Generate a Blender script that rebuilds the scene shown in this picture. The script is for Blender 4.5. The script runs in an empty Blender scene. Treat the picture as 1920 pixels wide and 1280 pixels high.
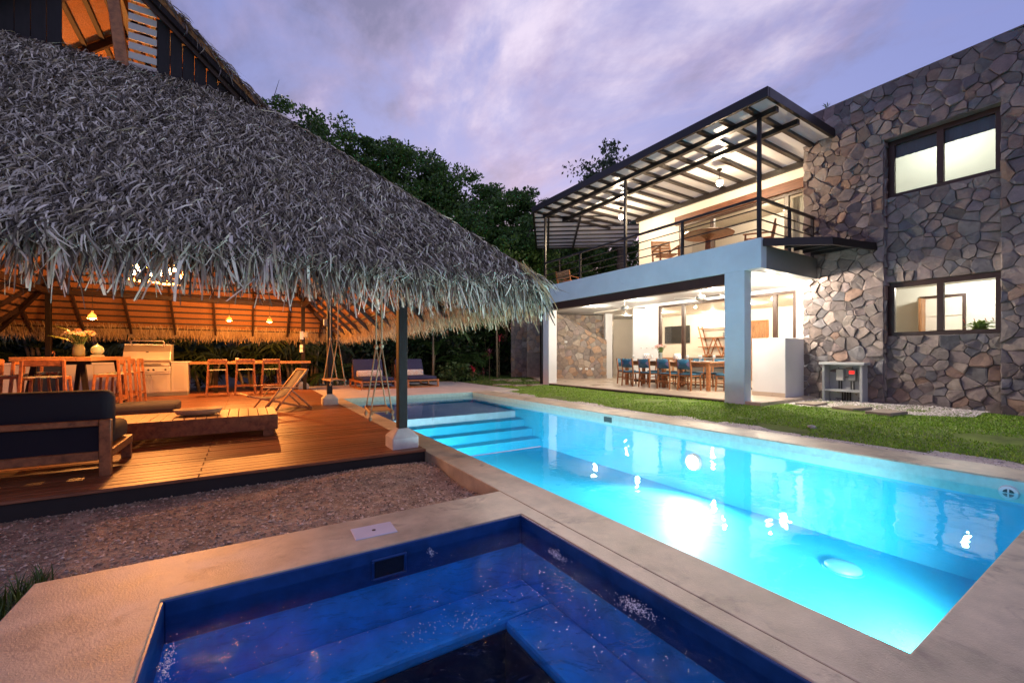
import bpy, bmesh, math, random
import numpy as np
from mathutils import Vector, Matrix
R = math.radians
random.seed(7); rng = np.random.default_rng(7)
sc = bpy.context.scene
COL = sc.collection
# ------------------------------------------------------------------ camera
TH = R(32.2085)
cd = bpy.data.cameras.new('camera'); cam = bpy.data.objects.new('camera', cd); COL.objects.link(cam)
cam.location = (0, 0, 1.1); cam.rotation_euler = (R(90), 0, -TH)
cd.sensor_width = 36.0; cd.lens = 793.725 / 1920 * 36; cd.shift_y = 25 / 1920
cd.clip_start = .05; cd.clip_end = 600
sc.camera = cam
# ------------------------------------------------------------------ view, sampling
vs = sc.view_settings; vs.view_transform = 'Standard'; vs.look = 'None'; vs.exposure = .55; vs.gamma = 1
cy = sc.cycles; cy.use_denoising = True; cy.max_bounces = 7; cy.diffuse_bounces = 3; cy.glossy_bounces = 3
cy.transmission_bounces = 4; cy.transparent_max_bounces = 12; cy.sample_clamp_indirect = 4; cy.caustics_reflective = False; cy.caustics_refractive = False
# ------------------------------------------------------------------ world: dusk sky with soft mauve cloud
SUN_DIR = Vector((.56, .83, .50)).normalized()
w = bpy.data.worlds.new('World'); sc.world = w; w.use_nodes = True
nt = w.node_tree; nt.nodes.clear()
def N(nt, t, **k):
    n = nt.nodes.new(t)
    for a, b in k.items():
        if a == 'i':
            for x, y in b.items(): n.inputs[x].default_value = y
        else: setattr(n, a, b)
    return n
def ramp(nt, stops, fac=None, interp='LINEAR'):
    n = nt.nodes.new('ShaderNodeValToRGB'); cr = n.color_ramp; cr.interpolation = interp
    while len(cr.elements) < len(stops): cr.elements.new(.5)
    for e, (p, c) in zip(cr.elements, stops):
        e.position = p; e.color = (*c, 1) if len(c) == 3 else c
    if fac is not None: nt.links.new(fac, n.inputs[0])
    return n
def mixc(nt, f, a, b, bt='MIX'):
    n = nt.nodes.new('ShaderNodeMix'); n.data_type = 'RGBA'; n.blend_type = bt
    for s, v in ((n.inputs[0], f), (n.inputs[6], a), (n.inputs[7], b)):
        if hasattr(v, 'is_linked'): nt.links.new(v, s)
        elif isinstance(v, (int, float)): s.default_value = v
        else: s.default_value = (*v, 1)
    return n.outputs[2]
L = nt.links.new
tc = N(nt, 'ShaderNodeTexCoord'); sp = N(nt, 'ShaderNodeSeparateXYZ'); L(tc.outputs['Generated'], sp.inputs[0])
zz = N(nt, 'ShaderNodeMath', operation='MAXIMUM', i={1: 0.0}); L(sp.outputs['Z'], zz.inputs[0])
za = N(nt, 'ShaderNodeMath', operation='ADD', i={1: 0.22}); L(zz.outputs[0], za.inputs[0])
dv = N(nt, 'ShaderNodeVectorMath', operation='DIVIDE'); cb = N(nt, 'ShaderNodeCombineXYZ')
for k in 'XYZ': L(za.outputs[0], cb.inputs[k])
L(tc.outputs['Generated'], dv.inputs[0]); L(cb.outputs[0], dv.inputs[1])
mp = N(nt, 'ShaderNodeMapping', i={'Scale': (1.0, .62, .4), 'Rotation': (0, 0, R(38)), 'Location': (5.3, .4, 0)}); L(dv.outputs[0], mp.inputs[0])
n1 = N(nt, 'ShaderNodeTexNoise', i={'Scale': 1.9, 'Detail': 9.0, 'Roughness': .6, 'Distortion': .55}); L(mp.outputs[0], n1.inputs['Vector'])
n2 = N(nt, 'ShaderNodeTexNoise', i={'Scale': 1.5, 'Detail': 8.0, 'Roughness': .6}); L(mp.outputs[0], n2.inputs['Vector'])
base = ramp(nt, [(0, (.26, .25, .43)), (.35, (.155, .18, .42)), (1, (.105, .135, .35))], zz.outputs[0])
cl = ramp(nt, [(.40, (0, 0, 0)), (.60, (1, 1, 1))], n1.outputs[0], 'EASE')
tint = ramp(nt, [(.41, (.085, .085, .20)), (.50, (.22, .185, .35)), (.60, (.46, .40, .53))], n2.outputs[0])
mxd = mixc(nt, cl.outputs[0], base.outputs[0], tint.outputs[0])
sky = N(nt, 'ShaderNodeTexSky', sky_type='NISHITA', sun_disc=False, sun_elevation=R(2), sun_rotation=math.atan2(.56, .83), altitude=20, air_density=1.2, dust_density=1.5)
skm = mixc(nt, 1.0, mxd, sky.outputs[0], 'MIX')
dt_ = N(nt, 'ShaderNodeVectorMath', operation='DOT_PRODUCT', i={1: tuple(SUN_DIR)}); L(tc.outputs['Generated'], dt_.inputs[0])
dm = N(nt, 'ShaderNodeMath', operation='MAXIMUM', i={1: 0.}); L(dt_.outputs['Value'], dm.inputs[0]); dp = N(nt, 'ShaderNodeMath', operation='POWER', i={1: 7.}); L(dm.outputs[0], dp.inputs[0])
gl_ = mixc(nt, 1., (.10, .08, .08), dp.outputs[0], 'MULTIPLY'); mxd = mixc(nt, 1., mxd, gl_, 'ADD')
bg1 = N(nt, 'ShaderNodeBackground', i={'Strength': 1.0}); L(mxd, bg1.inputs[0])
bg2 = N(nt, 'ShaderNodeBackground', i={'Strength': .05}); L(sky.outputs[0], bg2.inputs[0])
ad = N(nt, 'ShaderNodeAddShader'); L(bg1.outputs[0], ad.inputs[0]); L(bg2.outputs[0], ad.inputs[1])
wo = N(nt, 'ShaderNodeOutputWorld'); L(ad.outputs[0], wo.inputs[0])
# ------------------------------------------------------------------ soft afterglow as the one sun
sd = bpy.data.lights.new('sun', 'SUN'); sd.energy = .9; sd.angle = R(6); sd.color = (1, .86, .74)
so = bpy.data.objects.new('sun', sd); COL.objects.link(so); so.rotation_euler = SUN_DIR.to_track_quat('Z', 'Y').to_euler(); so.location = (12, 17, 10)

# ------------------------------------------------------------------ material helpers
MATS = {}
def mat(name, col=(.5, .5, .5), rough=.6, metal=0., var=0., vscale=4., grain=None, bump=0., bscale=60., coltex=None, objvar=0., attr=None, spec=.5, emit=None, estr=0., sub=0., bdist=.01, stain=None):
    """procedural principled material: noise colour variation, optional directional grain, bump, per-object variation"""
    if name in MATS: return MATS[name]
    m = bpy.data.materials.new(name); m.use_nodes = True; nt = m.node_tree; L = nt.links.new
    p = nt.nodes['Principled BSDF']; p.inputs['Roughness'].default_value = rough; p.inputs['Metallic'].default_value = metal
    p.inputs['Specular IOR Level'].default_value = spec
    tc = N(nt, 'ShaderNodeTexCoord'); c = None
    if attr:
        at = N(nt, 'ShaderNodeAttribute', attribute_name=attr); c = at.outputs['Color']
    else:
        rgb = N(nt, 'ShaderNodeRGB'); rgb.outputs[0].default_value = (*col, 1); c = rgb.outputs[0]
    src = tc.outputs['Object']
    if grain:
        mpn = N(nt, 'ShaderNodeMapping', i={'Scale': grain}); L(src, mpn.inputs[0]); gsrc = mpn.outputs[0]
        if objvar:
            oi = N(nt, 'ShaderNodeObjectInfo'); av = N(nt, 'ShaderNodeVectorMath', operation='ADD'); cm = N(nt, 'ShaderNodeCombineXYZ')
            ml = N(nt, 'ShaderNodeMath', operation='MULTIPLY', i={1: 97.}); L(oi.outputs['Random'], ml.inputs[0])
            for k in 'XYZ': L(ml.outputs[0], cm.inputs[k])
            L(gsrc, av.inputs[0]); L(cm.outputs[0], av.inputs[1]); gsrc = av.outputs[0]
        gn = N(nt, 'ShaderNodeTexNoise', i={'Scale': 3., 'Detail': 6., 'Roughness': .65, 'Distortion': .3}); L(gsrc, gn.inputs['Vector'])
        rp = ramp(nt, [(.3, (.45, .42, .40)), (.55, (1, 1, 1)), (.75, (1.35, 1.3, 1.25))], gn.outputs[0])
        c = mixc(nt, 1., c, rp.outputs[0], 'MULTIPLY')
    if var:
        vn = N(nt, 'ShaderNodeTexNoise', i={'Scale': vscale, 'Detail': 6., 'Roughness': .6}); L(src, vn.inputs['Vector'])
        a, b = 1 - var, 1 + var
        rp = ramp(nt, [(.3, (a, a, a)), (.7, (b, b, b))], vn.outputs[0]); c = mixc(nt, 1., c, rp.outputs[0], 'MULTIPLY')
        rr = N(nt, 'ShaderNodeMapRange', i={3: max(.02, rough - .12), 4: min(1, rough + .12)}); L(vn.outputs[0], rr.inputs[0]); L(rr.outputs[0], p.inputs['Roughness'])
    if stain:
        sn = N(nt, 'ShaderNodeTexNoise', i={'Scale': stain[0], 'Detail': 5., 'Roughness': .7, 'Distortion': .6}); L(src, sn.inputs['Vector'])
        rp = ramp(nt, [(stain[1], (0, 0, 0)), (stain[1] + .12, (1, 1, 1))], sn.outputs[0]); c = mixc(nt, rp.outputs[0], c, stain[2])
    if objvar:
        oi = N(nt, 'ShaderNodeObjectInfo'); mr = N(nt, 'ShaderNodeMapRange', i={3: 1 - objvar, 4: 1 + objvar}); L(oi.outputs['Random'], mr.inputs[0])
        cm = N(nt, 'ShaderNodeCombineColor')
        for k in range(3): L(mr.outputs[0], cm.inputs[k])
        c = mixc(nt, 1., c, cm.outputs[0], 'MULTIPLY')
    L(c, p.inputs['Base Color'])
    if bump:
        bn = N(nt, 'ShaderNodeTexNoise', i={'Scale': bscale, 'Detail': 5., 'Roughness': .6}); L(src, bn.inputs['Vector'])
        b = N(nt, 'ShaderNodeBump', i={'Strength': bump, 'Distance': bdist}); L(bn.outputs[0], b.inputs['Height']); L(b.outputs[0], p.inputs['Normal'])
    if emit:
        p.inputs['Emission Color'].default_value = (*emit, 1); p.inputs['Emission Strength'].default_value = estr
    if sub:
        tr = N(nt, 'ShaderNodeBsdfTranslucent'); L(c, tr.inputs[0]); ms = N(nt, 'ShaderNodeMixShader', i={0: sub})
        o = nt.nodes['Material Output']; L(p.outputs[0], ms.inputs[1]); L(tr.outputs[0], ms.inputs[2]); L(ms.outputs[0], o.inputs[0])
    MATS[name] = m; return m
def glow(name, col, strength):
    """glowing clear bulb: emits and lets light through"""
    m = bpy.data.materials.new(name); m.use_nodes = True; nt = m.node_tree; nt.nodes.clear(); L = nt.links.new
    e = N(nt, 'ShaderNodeEmission', i={0: (*col, 1), 1: strength}); t = N(nt, 'ShaderNodeBsdfTransparent'); a = N(nt, 'ShaderNodeAddShader'); o = N(nt, 'ShaderNodeOutputMaterial')
    L(e.outputs[0], a.inputs[0]); L(t.outputs[0], a.inputs[1]); L(a.outputs[0], o.inputs[0]); MATS[name] = m; return m
def clear(name, tint=(1, 1, 1), refl=1., bumpsc=None, bstr=0., rough=.0, bdist=.02, mixglossy=None):
    """thin clear sheet (glass, water skin): straight-through plus fresnel reflection"""
    m = bpy.data.materials.new(name); m.use_nodes = True; nt = m.node_tree; nt.nodes.clear(); L = nt.links.new
    t = N(nt, 'ShaderNodeBsdfTransparent', i={0: (*tint, 1)}); g = N(nt, 'ShaderNodeBsdfGlossy', i={'Roughness': rough}); f = N(nt, 'ShaderNodeFresnel', i={0: 1.33})
    o = N(nt, 'ShaderNodeOutputMaterial'); x = N(nt, 'ShaderNodeMixShader')
    fm = N(nt, 'ShaderNodeMath', operation='MULTIPLY', i={1: refl}, use_clamp=True); L(f.outputs[0], fm.inputs[0]); L(fm.outputs[0], x.inputs[0])
    if bumpsc:
        tc = N(nt, 'ShaderNodeTexCoord'); h = None
        for s, wgt, dist in bumpsc:
            n = N(nt, 'ShaderNodeTexNoise', i={'Scale': s, 'Detail': 3., 'Roughness': .5, 'Distortion': dist}); L(tc.outputs['Object'], n.inputs['Vector'])
            q = N(nt, 'ShaderNodeMath', operation='MULTIPLY', i={1: wgt}); L(n.outputs[0], q.inputs[0])
            if h is None: h = q.outputs[0]
            else:
                ad = N(nt, 'ShaderNodeMath', operation='ADD'); L(h, ad.inputs[0]); L(q.outputs[0], ad.inputs[1]); h = ad.outputs[0]
        b = N(nt, 'ShaderNodeBump', i={'Strength': bstr, 'Distance': bdist}); L(h, b.inputs['Height']); L(b.outputs[0], g.inputs['Normal']); L(b.outputs[0], f.inputs['Normal'])
    L(t.outputs[0], x.inputs[1]); L(g.outputs[0], x.inputs[2]); L(x.outputs[0], o.inputs[0]); MATS[name] = m; return m

DECK = mat('deck_wood', (.25, .10, .048), .42, grain=(1.2, 22, 22), objvar=.22, bump=.25, bscale=30)
TEAK = mat('teak', (.36, .14, .05), .42, grain=(6, 6, 6), objvar=.12, bump=.1)
TEAKL = mat('teak_light', (.42, .22, .10), .45, grain=(4, 14, 14), objvar=.18)
DARKW = mat('dark_wood', (.016, .011, .010), .6, spec=.25, grain=(12, 12, 2), bump=.2)
RAFT = mat('rafter_wood', (.045, .024, .015), .5, grain=(5, 5, 5), bump=.2, objvar=.2)
BATT = mat('batten_wood', (.028, .016, .011), .6, grain=(3, 3, 3), objvar=.25)
BROWNF = mat('frame_brown', (.045, .02, .013), .4, var=.2)
BEAMB = mat('beam_brown', (.16, .06, .03), .5, grain=(3, 1, 9))
STEEL = mat('black_steel', (.014, .010, .009), .38, var=.2, bump=.05)
MIDN = mat('midnight_fabric', (.012, .012, .022), .9, var=.15, vscale=9, bump=.4, bscale=260, bdist=.002)
NAVY = mat('navy_fabric', (.022, .026, .075), .9, var=.15, vscale=9, bump=.4, bscale=260, bdist=.002)
CHARC = mat('charcoal_fabric', (.045, .045, .065), .9, var=.15, vscale=9, bump=.4, bscale=260, bdist=.002)
FACP = mat('pool_lit_paint', (.58, .70, .77), .5, var=.07, vscale=1.6, bump=.2, bscale=60, bdist=.004, stain=(3.2, .64, (.50, .60, .66)))  # white paint with the cyan pool light put into its colour
WHITE = mat('white_paint', (.74, .74, .74), .55, var=.04, vscale=1.5, bump=.12, bscale=90, bdist=.003)
WARMW = mat('warm_wall', (.72, .66, .58), .6, var=.05, vscale=1.2)
GREYP = mat('grey_paint', (.22, .23, .23), .6, var=.08, vscale=2)
CONC = mat('white_concrete', (.62, .61, .58), .75, var=.14, vscale=7, bump=.3, bscale=50, stain=(9, .66, (.20, .18, .16)))
COPE = mat('coping_concrete', (.50, .425, .30), .40, var=.32, vscale=3.4, bump=.45, bscale=110, bdist=.005, stain=(2.6, .55, (.29, .235, .18)))
PALE = mat('pale_concrete', (.56, .49, .42), .7, var=.12, vscale=2, bump=.3, bscale=110, bdist=.004)
TILE = mat('terrace_tile', (.52, .42, .33), .3, var=.07, vscale=1.2)
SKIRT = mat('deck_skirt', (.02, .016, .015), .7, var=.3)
DIRT = mat('earth', (.13, .095, .07), .95, var=.35, vscale=3, bump=.8, bscale=40, bdist=.03)
WELLP = mat('spa_well_shade', (.004, .022, .07), .4, var=.2)  # spa finish near black: shade of the deep well put into the colour
TURF = mat('turf_soil', (.13, .20, .026), .95, var=.45, vscale=2.2, bump=.8, bscale=50, bdist=.02)
GRAV = mat('gravel', (.30, .24, .20), .9, attr='tint')
STONE = mat('stone', (.3, .25, .24), .8, attr='tint', var=.22, vscale=9, bump=.55, bscale=26, bdist=.02)
MORT = mat('mortar', (.22, .19, .175), .9, var=.25, vscale=6, bump=.6, bscale=50)
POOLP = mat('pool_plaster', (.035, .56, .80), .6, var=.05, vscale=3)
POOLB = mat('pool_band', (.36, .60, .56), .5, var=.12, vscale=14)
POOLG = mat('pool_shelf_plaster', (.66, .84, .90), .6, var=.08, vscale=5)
RIMP = mat('spa_rim_unlit', (.008, .06, .22), .35, var=.25, vscale=9)  # spa finish darkened above the water to set off the painted glow
SPAP = mat('spa_plaster_lit', (.016, .33, .80), .5, var=.25, vscale=5)  # underwater glow of the spa put into this bright blue
STAIN = mat('stainless', (.66, .64, .61), .36, metal=.75, var=.08, vscale=3)
BLK = mat('black_plastic', (.012, .012, .012), .4)
CABW = mat('cabinet_white', (.55, .54, .52), .5, var=.04)
ROPE = mat('rope', (.40, .28, .17), .9, bump=.8, bscale=220, bdist=.004, var=.2)
THAT = mat('thatch', attr='tint', rough=.75, sub=.15)
LINING = mat('thatch_lining', (.40, .19, .07), .8, grain=(26, 26, 26), bump=.6, bscale=40)
LEAF = mat('leaf', attr='tint', rough=.5, sub=.25)
BARK = mat('bark', (.10, .075, .055), .9, var=.35, vscale=7, bump=.8, bscale=22)
PALMT = mat('palm_bark', (.19, .15, .10), .8, grain=(2, 2, 22), bump=.3)
GLASS = clear('glass', (.97, .98, .98), 1.0)
WATER = clear('pool_water', (.93, .99, 1.0), 1.0, [(1.1, 1., .5), (5., .22, .3), (16., .05, .2)], .16, 0, .05)
SPAW = clear('spa_water', (.92, .98, 1.0), .42, [(3.5, 1., 1.2), (10., .45, .9)], 1., .03, .08)
FOAM = mat('foam', (.85, .9, .95), .3)
POLY = mat('polycarbonate', (.80, .80, .78), .35, sub=.35)
BULBW = glow('bulb_warm', (1, .52, .2), 30); BULBN = glow('bulb_neutral', (1, .80, .58), 40); BULBC = glow('bulb_cool', (.95, .97, .9), 22); POOLL = glow('pool_lamp', (.8, .97, 1), 25); LED = mat('red_led', (.3, .01, .01), .4, emit=(1, .03, .02), estr=1.0)

# ------------------------------------------------------------------ object helpers
def tag(o, label=None, cat=None, group=None, kind=None):
    for k, v in (('label', label), ('category', cat), ('group', group), ('kind', kind)):
        if v: o[k] = v
    return o
def thing(name, label, cat, loc=(0, 0, 0), rz=0, group=None):
    o = bpy.data.objects.new(name, None); COL.objects.link(o); o.location = loc; o.rotation_euler = (0, 0, rz); o.empty_display_size = .1
    return tag(o, label, cat, group)
def copy_tree(o, parent=None):
    c = o.copy(); COL.objects.link(c); c.parent = parent
    for ch in list(o.children): copy_tree(ch, c)
    return c
def root_loc(p):
    v = Vector((0, 0, 0))
    while p is not None: v += Vector(p.location); p = p.parent
    return v
class MB:
    """collects shapes, then links them as ONE mesh object"""
    def __init__(s): s.v = []; s.f = []
    def add(s, v, f):
        o = len(s.v); s.v += [tuple(x) for x in v]; s.f += [tuple(o + i for i in q) for q in f]; return s
    def box(s, p, q):
        x0, y0, z0 = (min(a, b) for a, b in zip(p, q)); x1, y1, z1 = (max(a, b) for a, b in zip(p, q))
        return s.add([(x0, y0, z0), (x1, y0, z0), (x1, y1, z0), (x0, y1, z0), (x0, y0, z1), (x1, y0, z1), (x1, y1, z1), (x0, y1, z1)],
                     [(3, 2, 1, 0), (4, 5, 6, 7), (0, 1, 5, 4), (1, 2, 6, 5), (2, 3, 7, 6), (3, 0, 4, 7)])
    def cbox(s, c, d): return s.box([a - b / 2 for a, b in zip(c, d)], [a + b / 2 for a, b in zip(c, d)])
    def bar(s, a, b, wd, ht, up=(0, 0, 1)):
        a, b, up = Vector(a), Vector(b), Vector(up); d = (b - a).normalized(); x = d.cross(up)
        x = x.normalized() if x.length > 1e-4 else Vector((1, 0, 0)); y = x.cross(d).normalized(); x *= wd / 2; y *= ht / 2
        return s.add([a - x - y, a + x - y, a + x + y, a - x + y, b - x - y, b + x - y, b + x + y, b - x + y],
                     [(3, 2, 1, 0), (4, 5, 6, 7), (0, 1, 5, 4), (1, 2, 6, 5), (2, 3, 7, 6), (3, 0, 4, 7)])
    def tube(s, pts, r, n=8):
        pts = [Vector(p) for p in pts]; rr = r if isinstance(r, (list, tuple)) else [r] * len(pts); V = []; F = []
        up = Vector((.12, .2, 1)); 
        for i, p in enumerate(pts):
            d = (pts[min(i + 1, len(pts) - 1)] - pts[max(i - 1, 0)]).normalized()
            x = d.cross(up); x = x.normalized() if x.length > 1e-3 else Vector((1, 0, 0)); y = d.cross(x)
            V += [p + (x * math.cos(2 * math.pi * k / n) + y * math.sin(2 * math.pi * k / n)) * rr[i] for k in range(n)]
        for i in range(len(pts) - 1):
            F += [(i * n + k, i * n + (k + 1) % n, (i + 1) * n + (k + 1) % n, (i + 1) * n + k) for k in range(n)]
        F += [tuple(range(n))[::-1], tuple((len(pts) - 1) * n + k for k in range(n))]
        return s.add(V, F)
    def lathe(s, prof, c=(0, 0, 0), n=16):
        V = []; F = []; c = Vector(c)
        for r, z in prof: V += [c + Vector((r * math.cos(2 * math.pi * k / n), r * math.sin(2 * math.pi * k / n), z)) for k in range(n)]
        for i in range(len(prof) - 1): F += [(i * n + k, i * n + (k + 1) % n, (i + 1) * n + (k + 1) % n, (i + 1) * n + k) for k in range(n)]
        F += [tuple(range(n))[::-1], tuple((len(prof) - 1) * n + k for k in range(n))]
        return s.add(V, F)
    def prism(s, poly, z0, z1):
        n = len(poly)
        return s.add([(x, y, z0) for x, y in poly] + [(x, y, z1) for x, y in poly],
                     [tuple(range(n))[::-1], tuple(range(n, 2 * n))] + [(i, (i + 1) % n, n + (i + 1) % n, n + i) for i in range(n)])
    def ball(s, c, r, n=10, m=6, sq=(1, 1, 1)):
        prof = [(max(1e-3, math.sin(math.pi * i / m)), -math.cos(math.pi * i / m)) for i in range(m + 1)]
        V = []; c = Vector(c); F = []
        for q, z in prof: V += [c + Vector((q * math.cos(2 * math.pi * k / n) * r * sq[0], q * math.sin(2 * math.pi * k / n) * r * sq[1], z * r * sq[2])) for k in range(n)]
        for i in range(m): F += [(i * n + k, i * n + (k + 1) % n, (i + 1) * n + (k + 1) % n, (i + 1) * n + k) for k in range(n)]
        return s.add(V, F)
    def build(s, name, m, parent=None, smooth=False, bevel=0, world=False, seg=1, solid=0):
        me = bpy.data.meshes.new(name); V = s.v
        if world and parent is not None:
            o = root_loc(parent); V = [(x - o.x, y - o.y, z - o.z) for x, y, z in V]
        me.from_pydata(V, [], s.f); me.materials.append(m)
        if smooth: me.polygons.foreach_set('use_smooth', [True] * len(me.polygons))
        ob = bpy.data.objects.new(name, me); COL.objects.link(ob); ob.parent = parent
        if solid:
            md = ob.modifiers.new('s', 'SOLIDIFY'); md.thickness = solid; md.offset = 0
        if bevel:
            md = ob.modifiers.new('b', 'BEVEL'); md.width = bevel; md.segments = seg; md.limit_method = 'ANGLE'; md.angle_limit = R(40)
        return ob
def B(p, q): return MB().box(p, q)
def npmesh(name, V, F, m, parent=None, tint=None, smooth=False, world=False):
    """V (n,3), F (k,4) or (k,3) numpy; tint (n,3) vertex colour of the material itself"""
    if world and parent is not None: V = V - np.array(root_loc(parent))
    me = bpy.data.meshes.new(name); k = F.shape[1]
    me.vertices.add(len(V)); me.vertices.foreach_set('co', V.astype(np.float32).ravel())
    me.loops.add(F.size); me.loops.foreach_set('vertex_index', F.astype(np.int32).ravel())
    me.polygons.add(len(F)); me.polygons.foreach_set('loop_start', np.arange(0, F.size, k, dtype=np.int32))
    if smooth: me.polygons.foreach_set('use_smooth', np.ones(len(F), bool))
    me.update(calc_edges=True)
    if tint is not None:
        a = me.color_attributes.new('tint', 'FLOAT_COLOR', 'POINT'); a.data.foreach_set('color', np.concatenate([tint, np.ones((len(V), 1))], 1).astype(np.float32).ravel())
    me.materials.append(m); ob = bpy.data.objects.new(name, me); COL.objects.link(ob); ob.parent = parent; return ob
def nrm(a): return a / np.maximum(1e-9, np.linalg.norm(a, axis=1, keepdims=True))
def ribbons(base, dr, lat, nor, Ln, W, curl, lift, droop, tw0, tw1, seg=5, taper=.75, cp=2):
    n = len(base); t = np.linspace(0, 1, seg + 1)[None, :, None]; e = lambda a: np.asarray(a).reshape(n, 1, 1) if np.ndim(a) else a
    P = base[:, None] + dr[:, None] * (e(Ln) * t) + lat[:, None] * (e(curl) * e(Ln) * t ** cp) + nor[:, None] * (e(lift) * e(Ln) * np.sin(math.pi * t)) + np.array([0, 0, -1.])[None, None] * (e(droop) * e(Ln) * t ** 2)
    tw = e(tw0) + e(tw1) * t; side = lat[:, None] * np.cos(tw) + nor[:, None] * np.sin(tw)
    wd = e(W) * .5 * np.clip(1 - taper * t ** 2.2, .05, 1)
    V = np.stack([P - side * wd, P + side * wd], 2).reshape(-1, 3)
    i = (np.arange(n) * (seg + 1) * 2)[:, None] + (np.arange(seg) * 2)[None]; i = i.ravel()
    return V, np.stack([i, i + 1, i + 3, i + 2], 1)
def tints(n, per, pal, jit=.15):
    pal = np.array(pal); c = pal[rng.integers(0, len(pal), n)] * (1 + rng.uniform(-jit, jit, (n, 1))); return np.repeat(c, per, 0)
def merge(parts):
    Vs, Fs, Ts = [], [], []; o = 0
    for V, F, T in parts: Vs.append(V); Fs.append(F + o); Ts.append(T); o += len(V)
    return np.concatenate(Vs), np.concatenate(Fs), np.concatenate(Ts)
def lamp(name, loc, power, col=(1, .7, .42), r=.05, parent=None, kind='POINT', aim=None, cone=90, blend=.5):
    d = bpy.data.lights.new(name, kind); d.energy = power; d.color = col; d.shadow_soft_size = r
    o = bpy.data.objects.new(name, d); COL.objects.link(o); o.location = loc
    if kind == 'SPOT':
        d.spot_size = R(cone); d.spot_blend = blend; o.rotation_euler = (Vector(loc) - Vector(aim)).to_track_quat('Z', 'Y').to_euler()
    if parent is not None: o.parent = parent; o.location = Vector(loc) - root_loc(parent)
    return o

# =================================================================== GROUND, POOL, SPA
PX0, PX1, PY0, PY1 = 2.08, 5.75, .54, 11.35      # pool opening
SX0, SX1, SY0, SY1 = -.32, 1.62, .42, 2.45       # spa opening
WZ = -.115                                         # water level
def sheet_with_holes(xs, ys, holes, z):
    m = MB()
    for i in range(len(xs) - 1):
        for j in range(len(ys) - 1):
            cx, cy = (xs[i] + xs[i + 1]) / 2, (ys[j] + ys[j + 1]) / 2
            if any(a < cx < b and c < cy < d for a, b, c, d in holes): continue
            m.add([(xs[i], ys[j], z), (xs[i + 1], ys[j], z), (xs[i + 1], ys[j + 1], z), (xs[i], ys[j + 1], z)], [(0, 1, 2, 3)])
    return m
tag(sheet_with_holes([-300, SX0 - .3, SX1 + .25, PX0 - .2, PX1 + .2, 300], [-300, .2, .3, 2.6, 11.5, 300],
    [(PX0 - .2, PX1 + .2, .3, 11.5), (SX0 - .3, SX1 + .25, .2, 2.6)], -.16).build('ground', DIRT), kind='structure')
# coping slabs (butt-jointed, slightly different heights)
def slab_sheet(name, xs, ys, keep, m, z=0., th=.2, bev=.006):
    """flat slab in one piece: grid cells kept by a test, solid downwards, edges eased"""
    bm = bmesh.new(); mb = MB()
    for i in range(len(xs) - 1):
        for j in range(len(ys) - 1):
            if keep((xs[i] + xs[i + 1]) / 2, (ys[j] + ys[j + 1]) / 2): mb.add([(xs[i], ys[j], z), (xs[i + 1], ys[j], z), (xs[i + 1], ys[j + 1], z), (xs[i], ys[j + 1], z)], [(0, 1, 2, 3)])
    o = mb.build(name, m); bm.from_mesh(o.data); bmesh.ops.remove_doubles(bm, verts=bm.verts, dist=1e-5); bm.to_mesh(o.data); bm.free()
    md = o.modifiers.new('s', 'SOLIDIFY'); md.thickness = th; md.offset = -1; md = o.modifiers.new('b', 'BEVEL'); md.width = bev; md.segments = 2; md.limit_method = 'ANGLE'; md.angle_limit = R(50)
    return tag(o, kind='structure')
slab_sheet('pool_coping', [1.745, PX0, PX1, PX1 + .57, 9.], [-3., .42, PY0, 2.952, 11.35], lambda x, y: not (PX0 < x < PX1 and y > PY0) and (x < PX1 + .57 or y < .42), COPE)
slab_sheet('spa_coping', [-3., -.86, SX0, SX1, 1.741], [-3., .42, SY1, 2.95], lambda x, y: not (SX0 < x < SX1 and .42 < y < SY1) and (x > -.86 or y < .42), COPE, .001)
far = MB().box((1.75, 11.354, -.2), (7.4, 16.4, -.004)).build('pool_terrace', PALE); tag(far, kind='structure')
# pool basin
pb = MB(); D = -1.0
def quad(m, a, b, c_, d): m.add([a, b, c_, d], [(0, 1, 2, 3)])
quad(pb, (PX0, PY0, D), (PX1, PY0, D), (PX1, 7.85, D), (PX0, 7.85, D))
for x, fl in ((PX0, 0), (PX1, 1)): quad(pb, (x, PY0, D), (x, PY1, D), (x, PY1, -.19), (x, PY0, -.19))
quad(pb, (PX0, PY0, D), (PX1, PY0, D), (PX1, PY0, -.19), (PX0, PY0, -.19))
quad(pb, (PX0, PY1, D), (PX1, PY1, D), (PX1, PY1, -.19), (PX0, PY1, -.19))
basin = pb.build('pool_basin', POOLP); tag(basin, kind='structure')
for (x0, x1, y0, y1) in ((PX1 - .006, PX1 + .02, PY0, PY1), (PX0 - .02, PX0 + .006, PY0, PY1), (PX0 + .006, PX1 - .006, PY1 - .006, PY1 + .02), (PX0 + .006, PX1 - .006, PY0 - .02, PY0 + .006)):
    B((x0, y0, -.2), (x1, y1, -.016)).build('tile_band', POOLB, basin)
for i, (ya, yb, z) in enumerate(((7.86, 8.20, -.80), (8.203, 8.56, -.63), (8.563, 8.95, -.46))):
    B((PX0 + .003, ya, D + .01), (PX1 - .003, yb, z)).build('pool_step', POOLP, basin, bevel=.012)
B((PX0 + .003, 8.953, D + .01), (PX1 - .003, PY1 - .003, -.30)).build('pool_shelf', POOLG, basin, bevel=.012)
tag(MB().add([(PX0, PY0, WZ), (PX1, PY0, WZ), (PX1, PY1, WZ), (PX0, PY1, WZ)], [(0, 1, 2, 3)]).build('pool_water', WATER), kind='structure')
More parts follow.
